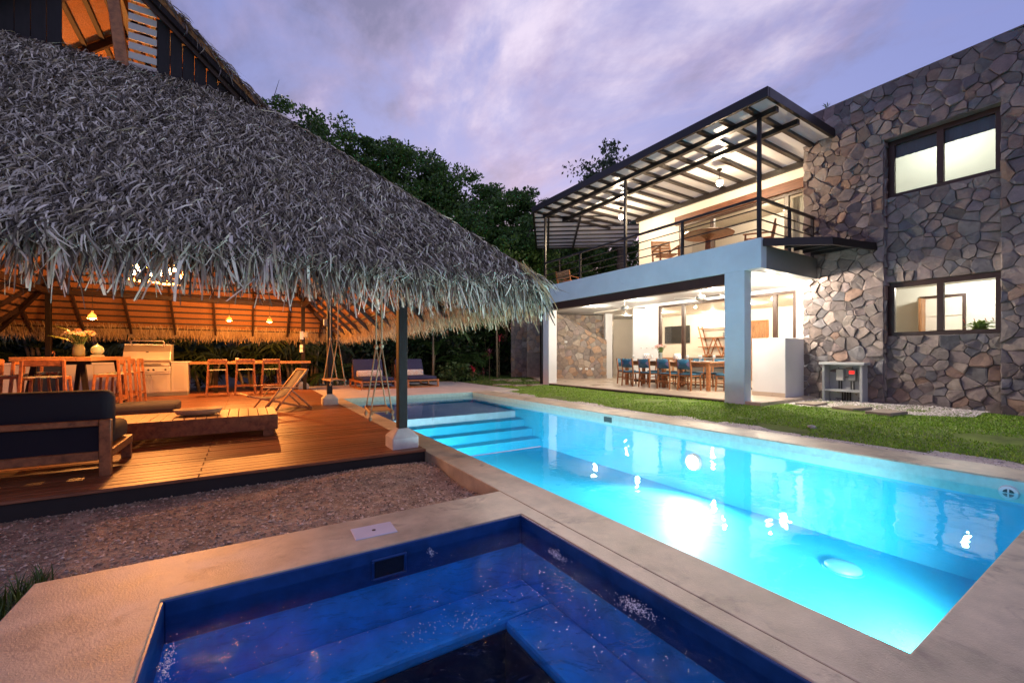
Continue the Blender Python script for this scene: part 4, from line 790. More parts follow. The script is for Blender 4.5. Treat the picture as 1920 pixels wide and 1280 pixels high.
# ---- stair wall and garden wall of stone
stw = thing('stair_wall', 'brown stone stair wall with a sloping top under the white ceiling', 'stone wall', (11.2, 14.3, .1)); vv = Vector((.846, -.533, 0)); a0 = Vector((11.05, 14.4, 0))
to = lambda u, v: a0 + vv * u + Vector((0, 0, v)); nn = Vector((-.533, -.846, 0))
def slab(P, name, m, par, th=.18):
    n = len(P); f = [to(*p) - nn * .0 for p in P]; b = [q - nn * th for q in f]; mb = MB().add(f + b, [tuple(range(n)), tuple(range(n, 2 * n))[::-1]] + [(i, n + i, n + (i + 1) % n, (i + 1) % n) for i in range(n)]); return mb.build(name, m, par, world=True)
slab([(-.4, .1), (2.35, .1), (2.35, 1.70), (.35, 2.80), (-.4, 2.80)], 'core', MORT, stw)
keep = lambda u, v: v < 2.86 - max(0, (u - .35)) * .55
cells = [(c, p) for c, p in stone_cells(-.4, 2.36, .08, 2.9, .23, (), 12, keep)]
cells = [(c, clip(p, .55, 1, 2.80 + .55 * .35)) for c, p in cells]; cells = [c for c in cells if len(c[1]) > 2]
lay_stones(cells, to, nn, stw, SPW, 13, depth=.03)
slab([(-.4, 2.81), (.35, 2.81), (2.36, 1.705), (2.36, 1.735), (.35, 2.845), (-.4, 2.845)], 'coping', MORT, stw, .2)
bk = thing('stair_back_wall', 'darker stone wall behind the stair, under the terrace ceiling', 'stone wall', (12.3, 15.2, .1)); a0 = a0 - nn * 1.05
slab([(-1., .1), (2.9, .1), (2.9, 2.9), (-1., 2.9)], 'core', MORT, bk); lay_stones(stone_cells(-1., 2.9, 1.2, 2.9, .23, (), 14), to, nn, bk, SPW, 15, depth=.03, vis=lambda c: c[0] > 0)
gw = thing('garden_wall', 'tall stone wall end standing beyond the corner downpipe', 'stone wall', (11.4, 16.8, 0)); a0 = Vector((10.75, 17.15, 0)); slab([(0, -.05), (1.6, -.05), (1.6, 2.95), (0, 2.95)], 'core', MORT, gw, .4); lay_stones(stone_cells(0, 1.6, -.05, 2.95, .23, (), 17), to, nn, gw, SPW, 18, depth=.03)
# passage wall behind
a0 = Vector((13.6, 16.7, 0)); slab([(-.5, .1), (5, .1), (5, 2.9), (-.5, 2.9)], 'passage_wall', WARMW, hs); H_(MB().prism([(13.05, 13.2), (13.3, 13.05), (13.4, 13.25), (13.15, 13.4)], .1, 2.9), 'passage_pier', WHITE); 
for x, z in ((0, 0),): 
    for k in range(3): q = to
a0 = Vector((11.05, 14.4, 0))
for u, v in ((1.25, .5), (1.5, .5), (1.76, .5), (.62, 1.65)):
    s_ = thing('wall_socket', 'white socket plate low on the brown stair wall' if v < 1 else 'single white switch plate high on the brown stair wall', 'socket', to(u, v) + nn * .055, math.atan2(vv.y, vv.x), 'socket plates in a row on the stair wall' if v < 1 else None); B((-.06, -.008, -.04), (.06, .006, .04)).build('plate', WHITE, s_, bevel=.004); B((-.03, -.011, -.018), (.03, -.0085, .018)).build('insert', CABW, s_)
for k in range(3):
    s_ = thing('wall_socket', 'white socket plate on the white wall beside the glass doors', 'socket', (XB - .008, 10.7 - k * .25, 1.35), 0, 'socket plates on the white terrace wall'); B((0, -.06, -.04), (.008, .06, .04)).build('plate', WHITE, s_, bevel=.003); B((-.003, -.03, -.018), (-.0005, .03, .018)).build('insert', CABW, s_)
# =================================================================== FURNITURE ON THE DECK
def cushion(name, p, q, m, parent, bev=.05):
    return B(p, q).build(name, m, parent, bevel=bev, seg=3, smooth=True)
def legs(parent, pts, m, w, name='leg'):
    for a, b in pts: MB().bar(a, b, w, w, (0, 1, 0) if abs(a[0] - b[0]) + abs(a[1] - b[1]) < .01 else (0, 0, 1)).build(name, m, parent, bevel=.004)
# sofa seen from behind
sf = thing('outdoor_sofa', 'long navy cushioned wooden sofa turned with its back to the spa', 'sofa', (-2.1, 5.5, DZ))
for x in (-1.05, 1.05):
    B((x - .04, -.42, 0), (x + .04, -.36, .50)).build('leg', TEAK, sf, bevel=.006); B((x - .04, .36, 0), (x + .04, .42, .20)).build('leg', TEAK, sf, bevel=.006); B((x - .038, -.359, .15), (x + .038, .46, .23)).build('side_rail', TEAK, sf, bevel=.006)
B((-1.009, -.415, .445), (1.009, -.37, .498)).build('back_rail', TEAK, sf, bevel=.006); B((-1.009, -.40, .14), (1.009, -.36, .22)).build('seat_rail', TEAK, sf, bevel=.006); B((-1.009, .40, .14), (1.009, .45, .22)).build('seat_rail', TEAK, sf, bevel=.006)
for k in range(9): B((-1.0 + k * .225, -.355, .155), (-.88 + k * .225, .395, .175)).build('slat', TEAK, sf)
cushion('seat_cushion', (-1.06, -.34, .23), (-.002, .43, .42), MIDN, sf, .06); cushion('seat_cushion', (.002, -.34, .23), (1.06, .43, .42), MIDN, sf, .06)
cushion('back_cushion', (-1.08, -.365, .30), (1.08, -.14, .75), MIDN, sf, .07)
B((-1.02, -.372, .19), (1.02, -.367, .44)).build('back_panel', MIDN, sf)
s2 = thing('outdoor_armchair', 'navy cushioned seat end at the far side of the lounge', 'armchair', (-4.05, 9.0, DZ), R(-90)); cushion('seat_cushion', (-.45, -.4, .22), (.45, .4, .42), NAVY, s2, .06); cushion('back_cushion', (-.45, -.45, .35), (.45, -.25, .80), NAVY, s2, .06)
B((-.45, -.42, .14), (.45, .42, .219)).build('frame', TEAK, s2, bevel=.006)
for x in (-.41, .41):
    for y in (-.38, .38): B((x - .03, y - .03, 0), (x + .03, y + .03, .139)).build('leg', TEAK, s2)
dc = thing('floor_cushion', 'thick charcoal lounge cushion lying on the deck behind the coffee table', 'cushion', (-1.65, 10.2, DZ)); cushion('pad', (-.62, -.4, .0), (.58, .4, .19), CHARC, dc, .05); B((-.6, -.404, .085), (.56, .404, .095)).build('piping', NAVY, dc)
# coffee table of planks
ct = thing('coffee_table', 'low orange wooden plank coffee table holding a shallow bowl', 'table', (-.75, 6.95, DZ))
hx, hy = 1.12, .475
for k in range(20):
    x0 = -hx + k * (2 * hx / 20); B((x0 + .003, -hy + .02, .255), (x0 + 2 * hx / 20 - .003, hy - .02, .278)).build('plank', TEAKL, ct, bevel=.003)
B((-hx, -hy, .08), (hx, -hy + .018, .278)).build('apron', TEAK, ct, bevel=.004); B((-hx, hy - .018, .08), (hx, hy, .278)).build('apron', TEAK, ct, bevel=.004)
for x in (-hx, hx - .018): B((x, -hy + .0185, .08), (x + .018, hy - .0185, .2545)).build('apron', TEAK, ct)
for x in (-hx + .05, hx - .17):
    for y in (-hy + .03, hy - .15): B((x, y, 0), (x + .12, y + .12, .2545)).build('leg', TEAK, ct)
bw = thing('wooden_bowl', 'shallow pale oval bowl on the low plank table', 'bowl', (-.52, 6.92, DZ + .279)); o = MB().lathe([(.13, 0), (.2, .015), (.235, .055), (.215, .055), (.17, .028), (.02, .022)], n=28).build('dish', mat('bowl_wood', (.55, .42, .24), .6, var=.2, vscale=14), bw, True); o.scale = (1.15, .8, 1.5)
# folding sling chair
fc_ = thing('sling_chair', 'folding wooden deck chair with a grey woven sling', 'deck chair', (.46, 9.35, DZ), R(192))
# local +x = facing direction; back leans to -x
for y in (-.29, .29):
    MB().bar((.05, y, .02), (-.52, y, .78), .03, .055, (0, 1, 0)).build('back_rail', TEAKL, fc_, bevel=.004); MB().bar((-.55, y * .93, .02), (.50, y * .93, .33), .028, .055, (0, 1, 0)).build('seat_rail', TEAKL, fc_, bevel=.004)
    MB().bar((.28, y * 1.08, .02), (-.02, y * 1.08, .42), .026, .05, (0, 1, 0)).build('leg', TEAKL, fc_, bevel=.004); MB().bar((-.60, y * 1.08, .02), (-.22, y * 1.1, .40), .026, .05, (0, 1, 0)).build('leg', TEAKL, fc_, bevel=.004)
    MB().bar((-.34, y * 1.14, .44), (.26, y * 1.14, .47), .055, .026).build('armrest', TEAKL, fc_, bevel=.008)
for p in ((-.52, .78), (.50, .33), (-.58, .045)): MB().bar((p[0], -.31, p[1]), (p[0], .31, p[1]), .045, .03).build('crossbar', TEAKL, fc_, bevel=.004)
m = MB(); prof = [(-.52, .77), (-.40, .60), (-.27, .42), (-.14, .30), (.0, .245), (.2, .255), (.37, .29), (.50, .325)]
for (x, z) in prof: m.v += [(x, -.255, z), (x, .255, z)]
m.f += [(2 * i, 2 * i + 1, 2 * i + 3, 2 * i + 2) for i in range(len(prof) - 1)]
m.build('sling', mat('grey_sling', (.16, .155, .165), .85, bump=.6, bscale=180, bdist=.003, var=.1), fc_, True, solid=.008)
# ---- grill island, counters, bar
gi = thing('grill_island', 'white outdoor kitchen cabinet with paneled doors under the grill', 'cabinet', (-1.9, 14.45, DZ))
B((-.62, -.30, 0), (.60, .33, .09)).build('plinth', GREYP, gi); B((-.62, -.32, .091), (.25, .35, .60)).build('carcass', CABW, gi); B((.254, -.32, .091), (.60, .35, .86)).build('carcass', CABW, gi); B((.25, -.34, .861), (.63, .37, .89)).build('worktop', WHITE, gi, bevel=.004)
for a, b, z1 in ((-.60, -.18, .59), (-.175, .245, .59), (.265, .59, .84)):
    d = B((a, -.34, .11), (b, -.322, z1)).build('door', CABW, gi, bevel=.004); m = MB(); m.box((a + .06, -.343, .17), (b - .06, -.3405, z1 - .06)); m.build('panel', mat('cabinet_inset', (.50, .49, .47), .5), d, bevel=.002)
for x in (-.21, -.145): MB().tube([(x, -.34, .42), (x, -.375, .43), (x, -.375, .54), (x, -.34, .55)], .008, 6).build('handle', STAIN, gi)
gr = thing('gas_grill', 'built in stainless gas grill with hood and row of knobs', 'grill', (-2.09, 14.45, DZ + .601))
B((-.52, -.35, 0), (.44, .3, .17)).build('body', STAIN, gr, bevel=.008); B((-.52, -.385, .02), (.44, -.352, .15)).build('control_panel', STAIN, gr, bevel=.006)
for x in (-.42, -.25, -.10, .0, .10, .34): k = MB().tube([(x, -.386, .085), (x, -.41, .085)], [.026, .022], 14).build('knob', BLK, gr); MB().tube([(x, -.3855, .085), (x, -.39, .085)], [.034, .032], 14).build('bezel', STAIN, k)
B((-.52, -.39, -.03), (.44, -.35, .012)).build('drip_tray', STAIN, gr, bevel=.006); B((-.5, -.30, .171), (.42, .3, .26)).build('firebox', STAIN, gr, bevel=.01); B((-.34, -.306, .19), (.24, -.301, .235)).build('vent', BLK, gr)
MB().tube([(-.40, -.325, .20), (.30, -.325, .20)], .012, 8).build('lower_bar', STAIN, gr)
hp = [(-.28, .262), (-.32, .33), (-.25, .55), (-.08, .72), (.29, .72), (.29, .262)]; m = MB(); m.add([(-.51, y, z) for y, z in hp] + [(.43, y, z) for y, z in hp], [tuple(range(6)), tuple(range(6, 12))[::-1]] + [(i, 6 + i, 6 + (i + 1) % 6, (i + 1) % 6) for i in range(6)]); hdd = m.build('hood', STAIN, gr, bevel=.008)
B((-.515, -.10, .721), (.435, .3, .745)).build('hood_lip', STAIN, hdd, bevel=.004)
MB().tube([(-.36, -.14, .68), (-.37, -.20, .80), (-.33, -.21, .83), (.25, -.21, .83), (.29, -.20, .80), (.28, -.14, .68)], .014, 8).build('handle', STAIN, hdd, True); MB().ball((-.04, -.26, .54), .02, 8, 6, (1.5, .3, .8)).build('badge', BLK, hdd)
c2 = thing('side_counter', 'white counter run with dark fridge behind the tall bar table', 'counter', (-3.5, 14.5, DZ)); B((-1.2, -.32, .09), (.92, .33, .84)).build('carcass', CABW, c2); B((-1.22, -.35, .841), (.95, .36, .88)).build('worktop', WHITE, c2, bevel=.004); B((-1.2, -.29, 0), (.92, .3, .0895)).build('plinth', GREYP, c2)
for k in range(4):
    if k == 1: d = B((-1.18 + k * .52, -.345, .11), (-.68 + k * .52, -.322, .83)).build('fridge', BLK, c2, bevel=.006); m = MB(); m.box((-1.14 + k * .52, -.349, .15), (-.72 + k * .52, -.3455, .79)); m.build('pane', mat('fridge_glass', (.03, .035, .04), .1), d)
    else: B((-1.18 + k * .52, -.34, .11), (-.68 + k * .52, -.322, .83)).build('door', CABW, c2, bevel=.004)
fa = thing('counter_tap', 'curved copper tap on the counter behind the post', 'tap', (-3.85, 14.35, DZ + .88)); MB().tube([(0, 0, 0), (0, 0, .22), (0, -.03, .27), (0, -.10, .28), (0, -.14, .22)], .014, 8).build('spout', mat('copper', (.7, .35, .2), .3, metal=1.), fa, True); MB().tube([(.06, 0, 0), (.06, 0, .08)], .012, 8).build('valve', MATS['copper'], fa)
br = thing('bar_counter', 'long slim wooden bar top running from the grill to the rear post', 'bar counter', (.15, 14.45, DZ)); B((-1.44, -.20, .81), (1.55, .25, .88)).build('top', TEAKL, br, bevel=.006)
for x in (-.9, 1.35): B((x, -.05, 0), (x + .10, .05, .8095)).build('leg', DARKW, br)
tr_ = thing('serving_board', 'wooden serving board lying on the bar behind the stools', 'board', (.0, 14.5, DZ + .881)); B((-.3, -.12, 0), (.42, .1, .025)).build('board', TEAK, tr_, bevel=.004); MB().lathe([(.04, .0255), (.045, .1), (.042, .1), (.036, .03)], (-.2, 0, 0), 12).build('cup', CABW, tr_)
def bar_chair(name, label, loc, rz, group, seat=.70, wide=.40):
    t = thing(name, label, 'bar chair', loc, rz, group); h = wide / 2
    for sx in (-1, 1):
        MB().bar((sx * (h + .045), -.21, 0), (sx * h, -.15, seat + .26), .04, .045, (0, 1, 0)).build('leg', TEAK, t, bevel=.006); MB().bar((sx * (h + .04), .21, 0), (sx * (h - .01), .16, seat), .038, .04, (0, 1, 0)).build('leg', TEAK, t, bevel=.006)
        MB().bar((sx * (h + .02), -.18, .26), (sx * (h + .02), .18, .26), .022, .03).build('stretcher', TEAK, t)
        MB().bar((sx * (h + .002), -.16, seat - .03), (sx * (h - .008), .16, seat - .03), .03, .045).build('seat_rail', TEAK, t)
    MB().bar((-h, .195, .24), (h, .195, .24), .024, .032).build('stretcher', TEAK, t); MB().bar((-h, -.195, .24), (h, -.195, .24), .024, .032).build('stretcher', TEAK, t)
    MB().bar((-h - .02, -.15, seat + .22), (h + .02, -.15, seat + .22), .03, .11).build('backrest', TEAK, t, bevel=.012)
    for k in range(8):
        y = -.14 + k * .04; m_ = mat('web_teal', (.14, .33, .32), .8) if k % 2 else mat('web_cream', (.62, .56, .46), .8); B((-h + .012, y - .018, seat - .012), (h - .012, y + .018, seat)).build('web_strap', m_, t)
    for k in range(3):
        x = (k - 1) * .13; B((x - .035, -.165, seat - .02), (x + .035, .165, seat - .0125)).build('web_strap', MATS['web_teal'] if k % 2 else MATS['web_cream'], t)
    return t
for x, y, lab in ((-.62, 13.55, 'wooden bar stool with low back at the grill end of the bar'), (.0, 13.58, 'wooden bar stool with low back at the middle of the bar'), (.60, 13.6, 'wooden bar stool with low back at the free end of the bar')): bar_chair('bar_stool', lab, (x, y, DZ), random.uniform(-.06, .06), 'stools along the bar', .68, .38)
bt = thing('bar_table', 'tall long wooden table with thick top set with flowers', 'table', (-2.72, 11.5, DZ)); 
for k in range(5): B((-.48 + k * .192, -1.5, .96), (-.48 + k * .192 + .19, 1.5, 1.03)).build('plank', TEAKL, bt, bevel=.004)
for x, y in ((-.36, -1.2), (.36, -1.2), (-.36, 1.2), (.36, 1.2)): MB().bar((x * 1.1, y * 1.05, 0), (x * .8, y * .95, .9595), .07, .07, (0, 1, 0)).build('leg', DARKW, bt)
for y in (-1.15, 1.15): MB().bar((-.40, y, .93), (.40, y, .93), .06, .055).build('apron', DARKW, bt)
bar_chair('bar_chair', 'tall wooden chair with teal webbed seat at the sofa end of the bar table', (-2.72, 9.82, DZ), 0, 'chairs around the bar table', .72, .46)
for y, w1 in ((10.6, 'nearest the sofa end'), (11.45, 'in the middle'), (12.3, 'nearest the counter end')):
    bar_chair('bar_chair', 'tall wooden chair on the pool side of the bar table, ' + w1, (-2.12, y, DZ), R(90), 'chairs around the bar table', .72, .42); bar_chair('bar_chair', 'tall wooden chair on the far side of the bar table, ' + w1, (-3.38, y, DZ), R(-90), 'chairs around the bar table', .72, .42)
def bouquet(root, z0, n, spread, h, pal, leafpal, size):
    st = MB()
    for k in range(n):
        a = random.uniform(0, 6.28); r = spread * math.sqrt(random.random()); x, y, z = r * math.cos(a), r * math.sin(a), z0 + h * random.uniform(.75, 1.1) - r * .25
        st.tube([(x * .15, y * .15, z0 - .12), (x * .6, y * .6, z0 + (z - z0) * .6), (x, y, z)], .003, 4)
        f = MB(); np_ = 7; c = Vector((x, y, z)); tilt = Vector((x, y, spread * 1.2)).normalized(); ax = tilt.cross(Vector((0, 0, 1))); ax = ax.normalized() if ax.length > .01 else Vector((1, 0, 0)); ay = tilt.cross(ax); s = size * random.uniform(.7, 1.2)
        for q in range(np_):
            t = q * 6.283 / np_; d = ax * math.cos(t) + ay * math.sin(t); e = ax * math.cos(t + 1.57) + ay * math.sin(t + 1.57); f.add([c, c + d * s * .6 + e * s * .25 + tilt * s * .25, c + d * s + tilt * s * .15, c + d * s * .6 - e * s * .25 + tilt * s * .25], [(0, 1, 2, 3)])
        fl_ = f.build('flower', pal[k % len(pal)], root); MB().ball(tuple(c + tilt * s * .12), s * .2, 7, 5).build('flower_centre', mat('pollen', (.55, .32, .06), .8), fl_)
    for k in range(n):
        a = random.uniform(0, 6.28); r = spread * random.uniform(.5, 1.15); d = Vector((math.cos(a), math.sin(a), 0)); s_ = Vector((-d.y, d.x, 0)) * .018; z = z0 + h * random.uniform(.3, .8); p0, p1, p2 = d * r * .2 + Vector((0, 0, z0 + .02)), d * r * .65 + Vector((0, 0, z)), d * r * 1.1 + Vector((0, 0, z - .01))
        st.add([p0, p1 - s_, p2, p1 + s_], [(0, 1, 2, 3)])
    st.build('stems', mat('stem_green', (.10, .19, .05), .6), root)
FW = [mat('petal_white', (.80, .74, .66), .6, sub=.2), mat('petal_peach', (.80, .42, .22), .6, sub=.2), mat('petal_mauve', (.52, .36, .46), .6, sub=.2), mat('petal_cream', (.78, .70, .50), .6, sub=.2)]
FP = [mat('petal_pink', (.75, .33, .38), .6, sub=.2), FW[0], mat('petal_blush', (.82, .58, .56), .6, sub=.2)]
vs_ = thing('flower_vase', 'ribbed glass vase of white and peach flowers on the bar table', 'vase', (-2.62, 10.95, DZ + 1.03)); MB().lathe([(.075, 0), (.09, .06), (.085, .16), (.065, .22), (.07, .24), (.062, .238), (.058, .22), (.078, .15), (.08, .05), (.06, .012)], n=18).build('glass', mat('vase_glass', (.36, .38, .26), .15, var=.15, sub=.5), vs_, True); bouquet(vs_, .24, 26, .24, .26, FW, 0, .05)
m = MB(); m.add([(0, 0, .22), (-.16, -.035, .32), (-.42, 0, .40), (-.16, .035, .34)], [(0, 1, 2, 3)]); m.build('long_leaf', mat('leaf_bright', (.25, .36, .06), .5, sub=.3), vs_); MB().add([(0, 0, .25), (-.15, -.015, .5), (-.36, 0, .58), (-.15, .015, .51)], [(0, 1, 2, 3)]).build('long_leaf', MATS['leaf_bright'], vs_)
tp = thing('ceramic_jar', 'round mint green ceramic jar with lid beside the flower vase', 'jar', (-2.42, 11.2, DZ + 1.03)); B((-.09, -.07, 0), (.09, .07, .035)).build('stand', CABW, tp, bevel=.01); MB().ball((0, 0, .13), .10, 16, 10, (1, 1, .95)).build('body', mat('mint_glaze', (.36, .52, .43), .3, var=.1), tp, True); MB().lathe([(.035, .215), (.02, .235), (.006, .25)], n=12).build('lid', MATS['mint_glaze'], tp, True)
# ---- swings
def swing(label, y, z, half, dx=0., rz=0.):
    t = thing('rope_swing', label, 'swing', (1.55 + dx, y, z), rz); zt = 2.60 - z
    for s in (-1, 1):
        kz = .85; MB().tube([(0, s * half, zt), (0, s * half, kz)], .012, 7).build('rope', ROPE, t, True); MB().ball((0, s * half, kz), .03, 8, 6, (1, 1, 1.2)).build('knot', ROPE, t, True)
        for e in (-1, 1):
            MB().tube([(0, s * half, kz), (e * .13, s * (half - .01), .02), (e * .14, s * (half - .01), -.06)], .010, 7).build('rope', ROPE, t, True); MB().ball((e * .14, s * (half - .01), -.075), .022, 8, 6, (1, 1, 1.4)).build('knot', ROPE, t, True)
    for e in (-1, 1): MB().bar((e * .13, -half - .06, 0), (e * .13, half + .06, 0), .04, .03).build('seat_rail', TEAKL, t, bevel=.006)
    for s in (-1, 1): MB().bar((-.15, s * half, .018), (.15, s * half, .018), .06, .022).build('end_bar', TEAKL, t, bevel=.006)
    B((-.115, -half + .03, .002), (.115, half - .03, .012)).build('seat', mat('swing_seat', (.44, .32, .18), .8, bump=.6, bscale=120, var=.2), t)
swing('low rope swing with a wooden seat hanging beside the front pavilion post', 5.78, .36, .30, -.03, R(-8)); swing('higher rope swing hanging beside the middle pavilion post', 9.35, .58, .27, .0, R(6))
# ---- poolside loungers
def lounger(x, label):
    t = thing('pool_lounger', label, 'sun lounger', (x, 14.7, -.004), 0, 'navy loungers beyond the pool')
    for s in (-1, 1):
        B((s * .53 - .03, -.95, .20), (s * .53 + .03, .85, .27)).build('side_rail', TEAK, t, bevel=.005); B((s * .53 - .03, -.95, .0), (s * .53 + .03, .85, .05)).build('base_rail', TEAK, t, bevel=.005)
        for y in (-.93, 0, .8): B((s * .53 - .028, y - .03, .05), (s * .53 + .028, y + .03, .20)).build('leg', TEAK, t)
    for k in range(12): B((-.499, -.95 + k * .155, .225), (.499, -.86 + k * .155, .262)).build('slat', TEAK, t)
    B((-.499, -.95, .0), (.499, -.89, .05)).build('base_rail', TEAK, t)
    cushion('seat_cushion', (-.5, -.9, .265), (.5, .35, .37), NAVY, t, .035)
    m = MB(); v = [(-.5, .30, .32), (.5, .30, .32), (.5, .42, .28), (-.5, .42, .28), (-.5, .62, .96), (.5, .62, .96), (.5, .74, .92), (-.5, .74, .92)]; m.add(v, [(3, 2, 1, 0), (4, 5, 6, 7), (0, 1, 5, 4), (1, 2, 6, 5), (2, 3, 7, 6), (3, 0, 4, 7)]); m.build('back_cushion', NAVY, t, bevel=.035, seg=3)
    pq = cushion('pillow', (-.43, .17, .372), (.43, .31, .60), PATT, t, .05); pq.rotation_euler = (R(-6), 0, 0); B((-.5, .66, .27), (.5, .72, .75)).build('backrest_frame', TEAK, t)
PATT = bpy.data.materials.new('patterned_cloth'); PATT.use_nodes = True; nt = PATT.node_tree; L = nt.links.new; p_ = nt.nodes['Principled BSDF']; tc = N(nt, 'ShaderNodeTexCoord'); bk_ = N(nt, 'ShaderNodeTexBrick', i={'Scale': 9., 'Mortar Size': .028, 'Color1': (.78, .74, .68, 1), 'Color2': (.70, .36, .25, 1), 'Mortar': (.03, .03, .07, 1), 'Bias': -.4}); mpp = N(nt, 'ShaderNodeMapping', i={'Rotation': (R(90), 0, 0)}); L(tc.outputs['Object'], mpp.inputs[0]); L(mpp.outputs[0], bk_.inputs[0]); L(bk_.outputs[0], p_.inputs['Base Color']); p_.inputs['Roughness'].default_value = .9
lounger(3.63, 'navy cushioned wooden lounger beyond the pool, on the pavilion side'); lounger(5.12, 'navy cushioned wooden lounger beyond the pool, on the house side')
# =================================================================== TERRACE DINING
tz = .10
dt = thing('dining_table', 'long wooden dining table laid with glasses and lanterns on the terrace', 'table', (11.2, 8.45, tz))
for k in range(6): B((-.47 + k * .157, -1.55, .76), (-.47 + k * .157 + .155, 1.55, .80)).build('plank', TEAK, dt, bevel=.003)
for x in (-.41, .41):
    for y in (-1.47, 0, 1.47): B((x - .045, y - .045, 0), (x + .045, y + .045, .7595)).build('leg', TEAK, dt, bevel=.004)
    B((x - .02, -1.42, .66), (x + .02, 1.42, .7595)).build('apron', TEAK, dt)
for y in (-1.47, 1.47): B((-.36, y - .02, .66), (.36, y + .02, .7595)).build('apron', TEAK, dt)
BLUE = mat('blue_upholstery', (.012, .085, .16), .55, var=.2); MAUV = mat('mauve_diamond', (.16, .12, .24), .7); WEAVE = mat('grey_weave', (.35, .36, .40), .8)
def dchair(label, x, y, rz, group='dining chairs round the terrace table'):
    t = thing('dining_chair', label, 'chair', (x, y, tz), rz, group)
    for s in (-1, 1):
        MB().bar((s * .215, -.24, 0), (s * .205, -.20, .45), .032, .036, (0, 1, 0)).build('leg', TEAK, t); MB().bar((s * .205, -.20, .45), (s * .215, -.27, .88), .032, .034, (0, 1, 0)).build('back_post', TEAK, t); MB().bar((s * .205, .22, 0), (s * .205, .19, .43), .032, .034, (0, 1, 0)).build('leg', TEAK, t); MB().bar((s * .21, -.2, .24), (s * .205, .19, .24), .018, .024).build('stretcher', TEAK, t)
    MB().bar((-.2, -.215, .22), (.2, -.215, .22), .018, .024).build('stretcher', TEAK, t); B((-.20, -.19, .40), (.20, .2, .429)).build('seat_frame', TEAK, t); cushion('seat', (-.215, -.2, .43), (.215, .22, .475), BLUE, t, .018)
    m = MB(); ring = [(-.195, -.236, .60), (-.1, -.262, .60), (0, -.27, .60), (.1, -.262, .60), (.195, -.236, .60)]; m.v = [(x_, y_, z_) for x_, y_, z_ in ring] + [(x_, y_ - .035, .87) for x_, y_, z_ in ring]; m.f = [(i, i + 1, i + 6, i + 5) for i in range(4)]; bk2 = m.build('backrest', BLUE, t, True, solid=.022)
    for s in (-1, 1): MB().add([(s * .193, -.262, .655), (s * .10, -.294, .74), (s * .193, -.275, .83)], [(0, 1, 2)]).build('patch', MAUV, bk2, solid=.004)
for k, (y, w1) in enumerate(((7.45, 'first from the pillar'), (8.15, 'second from the pillar'), (8.85, 'third from the pillar'), (9.55, 'fourth from the pillar'))):
    dchair('blue backed dining chair on the lawn side of the table, ' + w1, 10.62, y, R(-90) + random.uniform(-.06, .06)); dchair('blue backed dining chair on the glass door side of the table, ' + w1, 11.82, y, R(90) + random.uniform(-.06, .06))
dchair('blue backed dining chair at the pillar end of the table', 11.1, 6.62, R(0)); dchair('blue backed dining chair at the stair wall end of the table', 11.2, 10.3, R(180))
tt = tz + .80
lv = thing('lily_vase', 'clear vase of pink and white lilies on the dining table', 'vase', (11.15, 8.85, tt)); MB().lathe([(.045, 0), (.05, .1), (.04, .2), (.055, .27), (.05, .268), (.036, .2), (.044, .1), (.03, .01)], n=16).build('glass', mat('clear_vase', (.55, .60, .58), .1, sub=.6), lv, True); bouquet(lv, .26, 18, .18, .24, FP, 0, .07)
def lantern(y, lab):
    t = thing('ceramic_lantern', lab, 'lantern', (11.1, y, tt)); MB().lathe([(.07, 0), (.11, .06), (.12, .12), (.11, .18), (.075, .24), (.068, .238), (.10, .17), (.11, .12), (.10, .06), (.06, .012)], n=20).build('shell', WHITE, t, True)
    for a in range(10):
        for z, r_ in ((.07, .113), (.13, .12), (.185, .108)): q = a * .628 + z * 5; MB().tube([(r_ * math.cos(q) * .98, r_ * math.sin(q) * .98, z), (r_ * math.cos(q) * 1.012, r_ * math.sin(q) * 1.012, z)], .013, 8).build('cutout', mat('cutout_dark', (.10, .08, .07), .8), t)
lantern(9.35, 'white pierced ceramic lantern at the stair side of the lilies'); lantern(8.2, 'white pierced ceramic lantern at the pillar side of the lilies')
WG = mat('wine_glass', (.75, .77, .78), .08, sub=.6)
for k, (x, y) in enumerate(((10.95, 7.75), (11.0, 7.35), (11.45, 7.7), (11.4, 7.2), (10.9, 9.0), (11.45, 9.1), (10.92, 9.75), (11.4, 9.7))):
    w1 = thing('wine_glass', 'stemmed wine glass on the pillar half of the dining table' if k < 4 else 'stemmed wine glass on the stair half of the dining table', 'glass', (x, y, tt), 0, 'wine glasses near the pillar' if k < 4 else 'wine glasses near the stair'); MB().lathe([(.035, 0), (.035, .004), (.006, .012), (.005, .08), (.03, .10), (.042, .14), (.034, .19), (.032, .19), (.038, .14), (.025, .105)], n=12).build('bowl', WG, w1, True)
    p1 = thing('dinner_plate', 'white plate on the pillar half of the dining table' if k < 4 else 'white plate on the stair half of the dining table', 'plate', (x + (-.13 if x < 11.1 else .13), y - .18, tt), 0, 'plates near the pillar' if k < 4 else 'plates near the stair'); MB().lathe([(.07, 0), (.08, .006), (.13, .016), (.128, .02), (.07, .010), (.004, .009)], n=20).build('dish', WHITE, p1, True)
